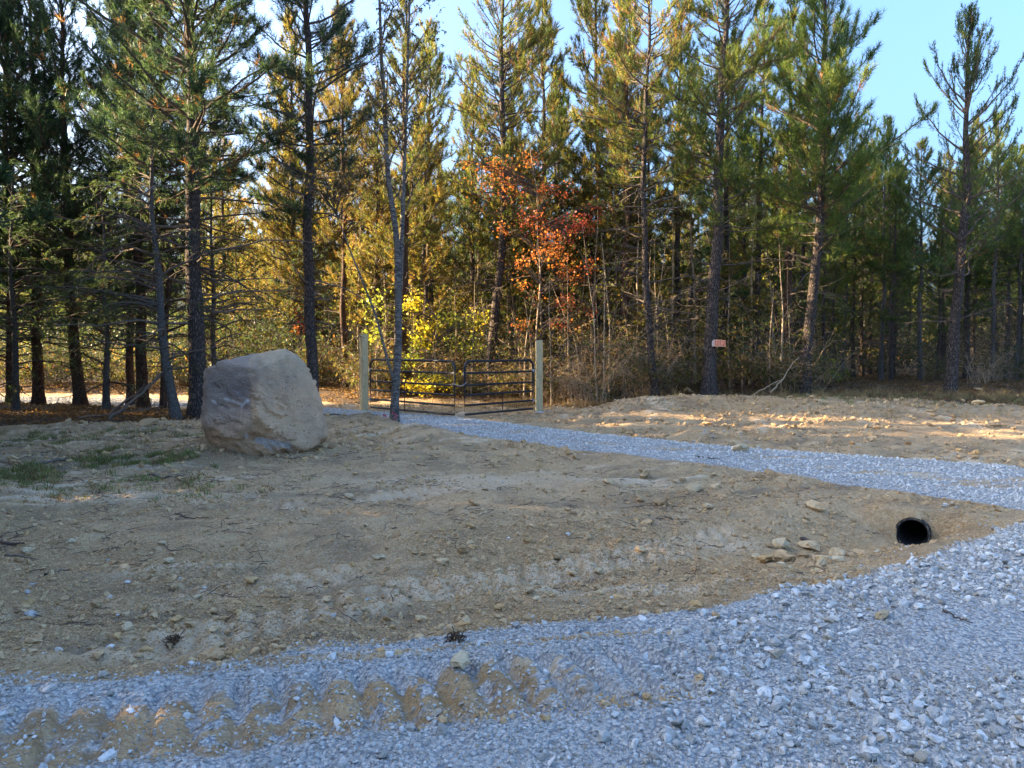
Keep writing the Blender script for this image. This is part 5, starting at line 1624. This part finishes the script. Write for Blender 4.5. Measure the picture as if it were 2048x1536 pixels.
# ------------------------------------------------------------------ grass, weeds, litter
def tuft_mesh(seed, n, h, spread, cols, name, w=0.006):
    rng = np.random.default_rng(seed)
    base = np.stack([rng.normal(0, spread, n), rng.normal(0, spread, n), np.zeros(n)], -1)
    d = unit(np.stack([rng.normal(0, 0.45, n), rng.normal(0, 0.45, n), np.ones(n)], -1))
    L = h * rng.uniform(0.5, 1.2, n)
    bend = np.stack([rng.normal(0, 0.4, n), rng.normal(0, 0.4, n), -0.25 * np.ones(n)], -1) * L[:, None]
    s = unit(np.cross(d, rng.normal(size=(n, 3)))) * w / 2
    mid = base + d * L[:, None] * 0.55
    tip = base + d * L[:, None] + bend * 0.5
    V = np.stack([base - s, base + s, mid + s * 0.8, mid - s * 0.8, tip], 1).reshape(-1, 3)
    k = np.arange(n)[:, None] * 5
    return np_mesh(name, V, [k + np.array([[0, 1, 2, 3]]), k + np.array([[3, 2, 4]])], M['grass'], np.repeat(pick_cols(cols, n, rng, 0.1), 5, 0))
GCOL = ((0.15, 0.24, 0.07), (0.18, 0.26, 0.08), (0.25, 0.26, 0.11))
DRY = ((0.30, 0.22, 0.11), (0.36, 0.27, 0.14), (0.22, 0.15, 0.08))
GT = [tuft_mesh(1, 26, 0.11, 0.05, GCOL, 'grass_tuft'), tuft_mesh(2, 22, 0.08, 0.06, GCOL, 'grass_tuft'), tuft_mesh(3, 20, 0.13, 0.045, DRY, 'dry_tuft'), tuft_mesh(4, 22, 0.30, 0.07, DRY, 'dry_tuft')]
def grass_at(n, cells, pick, smin, smax, name, label):
    pos, ix = [], []
    for (cx, cy, sx, sy, wt) in cells:
        k = int(n * wt)
        x = cx + rg.normal(0, sx, k); y = cy + rg.normal(0, sy, k)
        ok = fbm(x * 3.2, y * 3.2, 401, 3) > 0.5
        ok &= drive_sd(x, y)[0] > 0.1
        pos.append(np.stack([x, y, height(x, y)], -1)[ok])
    pos = np.concatenate(pos)
    m = len(pos)
    s = rg.uniform(smin, smax, (m, 1))
    scatter(name, pos, np.stack([rg.normal(0, 0.1, m), rg.normal(0, 0.1, m), rg.uniform(0, 6.28, m)], 1), np.repeat(s, 3, 1), rg.choice(pick, m), GT, label, 'grass')
g1, g2, g3, g4 = at(265, 925), at(40, 945), at(220, 905), at(150, 880)
grass_at(1500, ((*g1, 0.42, 0.26, 0.45), (*g2, 0.4, 0.3, 0.35), (*g3, 0.15, 0.1, 0.08), (*g4, 1.8, 0.6, 0.35), (*at(160, 975), 0.9, 0.4, 0.12)), [0, 0, 0, 1, 1, 2], 0.6, 1.15, 'grass', 'short green grass growing on the bare ground left of the boulder')
grass_at(3000, ((12.5, 19.6, 3.2, 0.7, 0.5), (15, 18.5, 3, 1.2, 0.3), (9.5, 20.7, 1.4, 0.5, 0.2)), [2, 2, 3, 1, 0], 0.6, 1.2, 'dry_grass', 'dry tawny grass along the shaded strip at the right')
grass_at(1500, ((2.2, 21.4, 2.6, 0.55, 0.7), (0.2, 22.3, 1.2, 0.4, 0.3)), [2, 3, 2], 0.5, 1.0, 'dry_weeds', 'sunlit dry weeds at the foot of the woods right of the gate')
def litter_mesh(seed):
    rng = np.random.default_rng(seed)
    n = 26
    p = np.stack([rng.normal(0, 0.12, n), rng.normal(0, 0.12, n), rng.uniform(0.0, 0.03, n)], -1)
    d = unit(np.stack([rng.normal(0, 1, n), rng.normal(0, 1, n), rng.normal(0, 0.3, n)], -1))
    V, F, C = leaf_quads(p, d, rng.uniform(0.04, 0.09, n), pick_cols(((0.17, 0.10, 0.05), (0.12, 0.075, 0.04), (0.22, 0.13, 0.065)), n, rng, 0), rng, 0.5)
    return np_mesh('leaf_litter', V, [F], M['leaf'], C)
LT = [litter_mesh(s) for s in range(4)]
x = rg.uniform(-20, 18, 16000); y = rg.uniform(14, 32, 16000)
ok = (y > forest_edge(x) + 0.2) & (drive_sd(x, y)[0] > 1.2) & (rg.random(16000) < 0.55)
x, y = x[ok], y[ok]
scatter('leaf_litter', np.stack([x, y, height(x, y)], -1), np.stack([np.zeros(len(x)), np.zeros(len(x)), rg.uniform(0, 6.28, len(x))], 1), np.repeat(rg.uniform(0.7, 1.3, (len(x), 1)), 3, 1), rg.integers(0, 4, len(x)), LT, 'brown fallen leaves and needles covering the floor of the woods', 'leaf litter')

def twig_litter_mesh(seed):
    rng = np.random.default_rng(seed)
    n = 5
    b = np.stack([rng.normal(0, 0.07, n), rng.normal(0, 0.07, n), rng.uniform(0.004, 0.012, n)], -1)
    P = polylines(b, rng.uniform(0, 6.28, n), rng.normal(0, 0.1, n), rng.normal(0, 0.15, n), rng.uniform(0.06, 0.22, n), 5, rng, 2)
    V, F = tubes(P, np.full((n, 5), 0.003) * np.linspace(1, 0.4, 5), 4)
    return np_mesh('twig_litter', V, [F], M['twig'])
TL = [twig_litter_mesh(s) for s in range(5)]
n = 5200
x = rg.uniform(-9, 10, n); y = rg.uniform(4.2, 19, n)
ok = (road_sd(x, y) > 0.25) & (drive_sd(x, y)[0] > 0.2) & (y < forest_edge(x)) & (rg.random(n) < 0.12 + 0.6 * sstep(-1, -5, x) * sstep(0.45, 0.6, fbm(x, y, 601, 3)) + 0.25 * sstep(0.55, 0.65, fbm(x, y, 603, 3)))
x, y = x[ok], y[ok]
scatter('twig_litter', np.stack([x, y, height(x, y)], -1), np.stack([np.zeros(len(x)), np.zeros(len(x)), rg.uniform(0, 6.28, len(x))], 1), np.repeat(rg.uniform(0.6, 1.3, (len(x), 1)), 3, 1), rg.integers(0, 5, len(x)), TL, 'small broken twigs and roots strewn over the soil', 'twigs')

# ------------------------------------------------------------------ sticks and fallen limbs
def limb(name, pts, r0, label, cat='stick', mat='deadwood', twigs=0, seed=0, group=None, lift=True):
    rng = np.random.default_rng(seed + 900)
    pts = np.array(pts, float)
    t = np.linspace(0, 1, len(pts)); tt = np.linspace(0, 1, 16)
    P = np.stack([np.interp(tt, t, pts[:, i]) for i in range(3)], -1)
    k = np.array([0.25, 0.5, 0.25])
    for _ in range(2):
        for i in range(3): P[1:-1, i] = np.convolve(P[:, i], k, 'same')[1:-1]
    P[1:-1] += rng.normal(0, r0 * 0.35, P[1:-1].shape)
    if lift: P[:, 2] += height(P[:, 0], P[:, 1])
    c = P[0].copy()
    P = P - c
    tb = [tubes(P[None], (r0 * np.linspace(1, 0.35, 16))[None], 8)]
    o = mobj(name, np_mesh(name, *join(tb), M[mat], smooth=True))
    o.location = c
    tag(o, label, cat, group)
    if twigs:
        j = np.zeros(twigs, int)
        b, d = along(P[None], j, rng.uniform(0.2, 1, twigs))
        L = rng.uniform(0.15, 0.6, twigs) * np.linalg.norm(P[-1]) * 0.5
        az = np.arctan2(d[:, 1], d[:, 0]) + rng.normal(0, 0.7, twigs)
        e = np.arcsin(np.clip(d[:, 2], -1, 1)) + rng.normal(0.1, 0.35, twigs)
        P2 = polylines(b, az, e, e + rng.normal(-0.1, 0.4, twigs), L, 7, rng, 1.5)
        v, f = tubes(P2, np.full((twigs, 7), r0 * 0.35) * np.linspace(1, 0.35, 7), 4)
        q = mobj('twigs', np_mesh('twigs', v, [f], M[mat], smooth=True), o)
        q['kind'] = 'stuff'
    return o
def gp(px, py, up=0.02, z=0.05):
    a = at(px, py, z)
    return (a[0], a[1], up)
limb('fallen_branch', [(-8.75, 15.7, 0.04), (-8.35, 15.9, 0.45), (-7.9, 16.2, 1.0), (-7.6, 16.6, 1.55)], 0.035, 'long bare limb slanting down from the leaning cedar to the soil', 'branch', twigs=7, seed=1)
limb('fallen_branch', [(-9.0, 16.2, 0.12), (-8.6, 16.3, 0.5), (-8.1, 16.4, 0.85), (-7.65, 16.6, 1.25)], 0.028, 'second bare limb propped behind the long slanting one', 'branch', twigs=6, seed=2)
limb('fallen_branch', [(-9.6, 16.0, 0.06), (-9.0, 16.0, 0.10), (-8.4, 16.1, 0.2), (-7.8, 16.2, 0.35)], 0.02, 'low grey branch lying by the foot of the leaning cedar', 'branch', twigs=5, seed=3)
limb('fallen_branch', [(7.1, 19.9, 0.1), (7.5, 20.0, 0.55), (7.8, 20.2, 0.95), (8.0, 20.2, 1.1)], 0.03, 'bare pale limb sticking up between the board pine and the bowed pine', 'branch', 'pale_stem', 6, 4)
limb('fallen_branch', [(6.6, 19.8, 0.05), (7.0, 19.8, 0.3), (7.4, 19.9, 0.5)], 0.02, 'short bare limb lying below the one that sticks up', 'branch', 'pale_stem', 4, 5)
limb('stick', [gp(68, 925), gp(140, 917), gp(190, 912)], 0.028, 'thick weathered stick lying in the grass left of the boulder', seed=6, group='sticks on the soil')
limb('stick', [gp(-5, 1081, 0.02, 0), gp(48, 1087, 0.02, 0)], 0.016, 'reddish brown stick cut by the left picture edge', mat='twig', seed=7, group='sticks on the soil')
limb('stick', [gp(10, 1104, 0.015, 0), gp(76, 1106, 0.015, 0)], 0.010, 'thin stick just below the reddish one at the left edge', seed=8, group='sticks on the soil')
limb('stick', [gp(290, 936), gp(340, 942), gp(372, 940)], 0.018, 'grey stick with a pale broken end at the edge of the grass', seed=9, group='sticks on the soil')
limb('stick', [gp(1885, 1246, 0.012, 0), gp(1915, 1256, 0.012, 0), gp(1945, 1268, 0.012, 0)], 0.007, 'thin brown stick lying on the packed gravel at the right', mat='twig', seed=10, group='sticks on the soil')
limb('stick', [gp(350, 1028, 0.015, 0), gp(425, 1035, 0.015, 0)], 0.008, 'brown twig on the soil below the boulder', mat='twig', seed=11, group='sticks on the soil')
limb('stick', [gp(1395, 912, 0.015, 0.05), gp(1440, 917, 0.02, 0.05)], 0.014, 'dark twig lying along the driveway edge', mat='twig', seed=12, group='sticks on the soil')
limb('stick', [gp(90, 1132, 0.015, 0), gp(140, 1120, 0.015, 0)], 0.011, 'pale splintered stick on the stony soil at the left', seed=13, group='sticks on the soil')
limb('stick', [gp(635, 838, 0.02, 0.2), gp(700, 826, 0.06, 0.2), gp(780, 822, 0.03, 0.2)], 0.022, 'long pale root lying across the heap before the left gate post', seed=14, group='sticks on the soil')
limb('stick', [gp(1605, 1056, 0.02, -0.05), gp(1640, 1062, 0.02, -0.05)], 0.025, 'rusty orange chunk of wood among the clods before the culvert', mat='twig', seed=15, group='sticks on the soil')

# a ball of dug-up roots on the gravel
def rootball(px, py, s, seed, label):
    x, y = at(px, py)
    rng = np.random.default_rng(seed)
    n = 60
    base = rng.normal(0, 0.18 * s, (n, 3)) * (1, 1, 0.5) + (0, 0, 0.2 * s)
    P = polylines(base, rng.uniform(0, 6.28, n), rng.uniform(-1, 1, n), rng.uniform(-1.2, 1.2, n), s * rng.uniform(0.4, 1.0, n), 7, rng, 4)
    V, F = tubes(P, np.full((n, 7), 0.0035), 3)
    core = bmesh.new()
    o = empty('root_clump', (x, y, zf(x, y)))
    tag(o, label, 'root clump')
    a = mobj('roots', np_mesh('roots', V, [F], mat_plain('dark_root', (0.11, 0.07, 0.045), 0.95, 0.1), smooth=True), o)
    a['kind'] = 'stuff'
    lm = lump(seed, M['clod'], 'soil')
    c = mobj('soil', lm, o)
    c.scale = (s * 0.55,) * 3
    c.location = (0, 0, s * 0.15)
rootball(914, 1268, 0.085, 5, 'dark clump of roots lying alone on the grey gravel')
rootball(347, 1258, 0.08, 6, 'dark rooty clod on the pale tracked soil at the left')

# pink tape at the foot of the smooth tree
def tape():
    rng = np.random.default_rng(9)
    o = None
    V, F = [], []
    for k in range(4):
        p = np.array([-2.78 + rng.uniform(-0.08, 0.16), 16.32, 0.02])
        n = 6
        pts = [p]
        for i in range(n):
            pts.append(pts[-1] + np.array([rng.normal(0, 0.03), rng.normal(-0.01, 0.02), rng.uniform(0.0, 0.06)]))
        pts = np.array(pts); w = np.array([0.012, 0.0, 0.006])
        b = len(V)
        for q in pts: V += [q - w, q + w]
        for i in range(n): F.append((b + 2 * i, b + 2 * i + 1, b + 2 * i + 3, b + 2 * i + 2))
    V = np.array(V)
    V[:, 2] += zf(-2.75, 16.32)
    o = mobj('flagging_tape', np_mesh('flagging_tape', V, [np.array(F)], mat_plain('pink_tape', (0.55, 0.07, 0.12), 0.6)))
    tag(o, 'pink flagging tape tangled at the foot of the smooth grey tree', 'flagging tape')
tape()

# ------------------------------------------------------------------ loose stones and clods one can count
SS = [lump(60 + s, M['sandstone'], 'stone', 2, 0.4, 0.65) for s in range(5)]
RK = [hull_rock(80 + s, 14, 0.7, M['stone'], 'stone') for s in range(5)]
def stone(px, py, w, kind, label, group=None, z=0.0, flat=0.8):
    x, y = at(px, py, z)
    s = w / FPX * y
    src = {'sand': SS, 'lime': RK, 'clod': CLODS}[kind]
    o = mobj('soil_clod' if kind == 'clod' else 'stone', src[int(rg.integers(0, len(src)))])
    o.location = (x, y, zf(x, y) + s * 0.22)
    o.rotation_euler = (rg.normal(0, 0.2), rg.normal(0, 0.2), rg.uniform(0, 6.28))
    o.scale = (s * 1.1, s * 1.0, s * flat)
    tag(o, label, 'clod' if kind == 'clod' else 'stone', group)
for a in ((1198, 1112, 24, 'sand', 'flat pale stone beside the long tread marks in the soil'),
          (1224, 1185, 14, 'lime', 'bright white stone with a bluish side lying alone on the soil'),
          (1200, 1175, 18, 'sand', 'tan rounded stone left of the bright white one'),
          (1563, 1060, 40, 'sand', 'yellowish stone at the top left of the clods before the culvert'),
          (1532, 1090, 30, 'clod', 'round tan clod at the left end of the clods before the culvert'),
          (1565, 1092, 36, 'clod', 'large crumbly clod in the middle of the heap before the culvert'),
          (1620, 1055, 36, 'clod', 'reddish clod beside the chunk of rusty wood'),
          (1685, 1075, 22, 'sand', 'pale cube shaped stone right of the culvert clods'),
          (1755, 1060, 12, 'sand', 'small pale stone left of the culvert mouth'),
          (1555, 1122, 34, 'clod', 'low clod nearest the gravel before the culvert'),
          (1762, 1251, 34, 'sand', 'long tan stone lying among the grey road gravel'),
          (1553, 1318, 40, 'lime', 'biggest pale angular block on the road gravel shoulder'),
          (1400, 1368, 26, 'clod', 'round brown clod on the gravel at the end of the tracked strip'),
          (1607, 1328, 36, 'lime', 'grey flat block just right of the biggest pale one'),
          (1640, 1342, 26, 'lime', 'pale block with a sloping top third from the biggest pale one'),
          (920, 1335, 46, 'sand', 'cream clay lump on the far rim of the tracked gravel strip'),
          (60, 1205, 32, 'lime', 'pale flat stone at the left edge above the tracks'),
          (255, 1244, 28, 'sand', 'cream stone left of the dark rooty clod'),
          (65, 1265, 26, 'clod', 'orange brown clod at the far left of the tracks'),
          (420, 1302, 46, 'clod', 'big tan clod sitting at the edge of the gravel on the left'),
          (143, 1077, 18, 'sand', 'egg shaped pale stone on the stony soil at the left'),
          (195, 1060, 26, 'clod', 'broad tan clod behind the egg shaped pale stone'),
          (410, 1153, 20, 'lime', 'grey stone with a mossy tint in the middle of the left soil'),
          (255, 1142, 18, 'lime', 'small grey block on the stony soil near the left'),
          (358, 1143, 16, 'lime', 'narrow upright white chip on the left soil'),
          (672, 1440, 26, 'lime', 'white slab on the road gravel below the tracked strip'),
          (860, 1440, 22, 'lime', 'pale block on the gravel right of the white slab'),
          (210, 1452, 24, 'lime', 'pale stone in the lower left tread marks'),
          (1480, 905, 30, 'sand', 'lone tan stone above the driveway edge with pebbles around it'),
          (1545, 793, 40, 'clod', 'grey clod heap at the foot of the bowed pine, left one'),
          (1600, 795, 36, 'clod', 'grey clod at the foot of the bowed pine, right one'),
          (1630, 1015, 30, 'clod', 'tan clod on the driveway bank above the culvert heap'),
          (1390, 985, 30, 'sand', 'pale flat clod by the dark gravel patch below the driveway'),
          (300, 860, 30, 'clod', 'pale clod on the ridge between the cedar and the boulder'),
          (1290, 955, 26, 'sand', 'flat yellowish stone below the driveway edge')):
    stone(*a)
cnt = 0
for zone, lb, n, x0, x1, y0, y1, kinds in (('clods on the left soil', 'small tan lump on the stony soil at the left', 46, 0, 520, 1080, 1300, ('clod', 'sand', 'clod', 'clod', 'clod', 'lime')),
                                         ('lumps along the gravel edge', 'small tan lump along the edge of the road gravel in the middle', 34, 620, 1450, 1160, 1235, ('clod', 'sand', 'clod', 'clod', 'lime')),
                                         ('lumps in the middle soil', 'small lump on the middle of the graded soil', 34, 650, 1500, 960, 1150, ('clod', 'sand', 'clod', 'clod', 'lime')),
                                         ('clods before the culvert', 'tan clod in the heap before the culvert', 26, 1500, 1740, 1050, 1125, ('clod', 'sand', 'clod')),
                                         ('pebbles above the driveway', 'white pebble on the soil above the driveway', 22, 1380, 1520, 868, 912, ('lime',)),
                                         ('pebbles round the culvert', 'white pebble lying round the culvert mouth', 18, 1815, 1920, 1010, 1060, ('lime',)),
                                         ('lumps on the right bank', 'tan lump on the sunstruck bank at the right', 14, 1300, 2040, 810, 900, ('clod',))):
    for i in range(n):
        px, py = rg.uniform(x0, x1), rg.uniform(y0, y1)
        x, y = at(px, py)
        if drive_sd(np.array([x]), np.array([y]))[0][0] < 0.1: continue
        k = rg.choice(kinds)
        stone(px, py, (rg.uniform(8, 13) if 'pebble' in lb else rg.uniform(9, 26)) * (0.8 if py < 920 else 1), str(k), lb, zone)
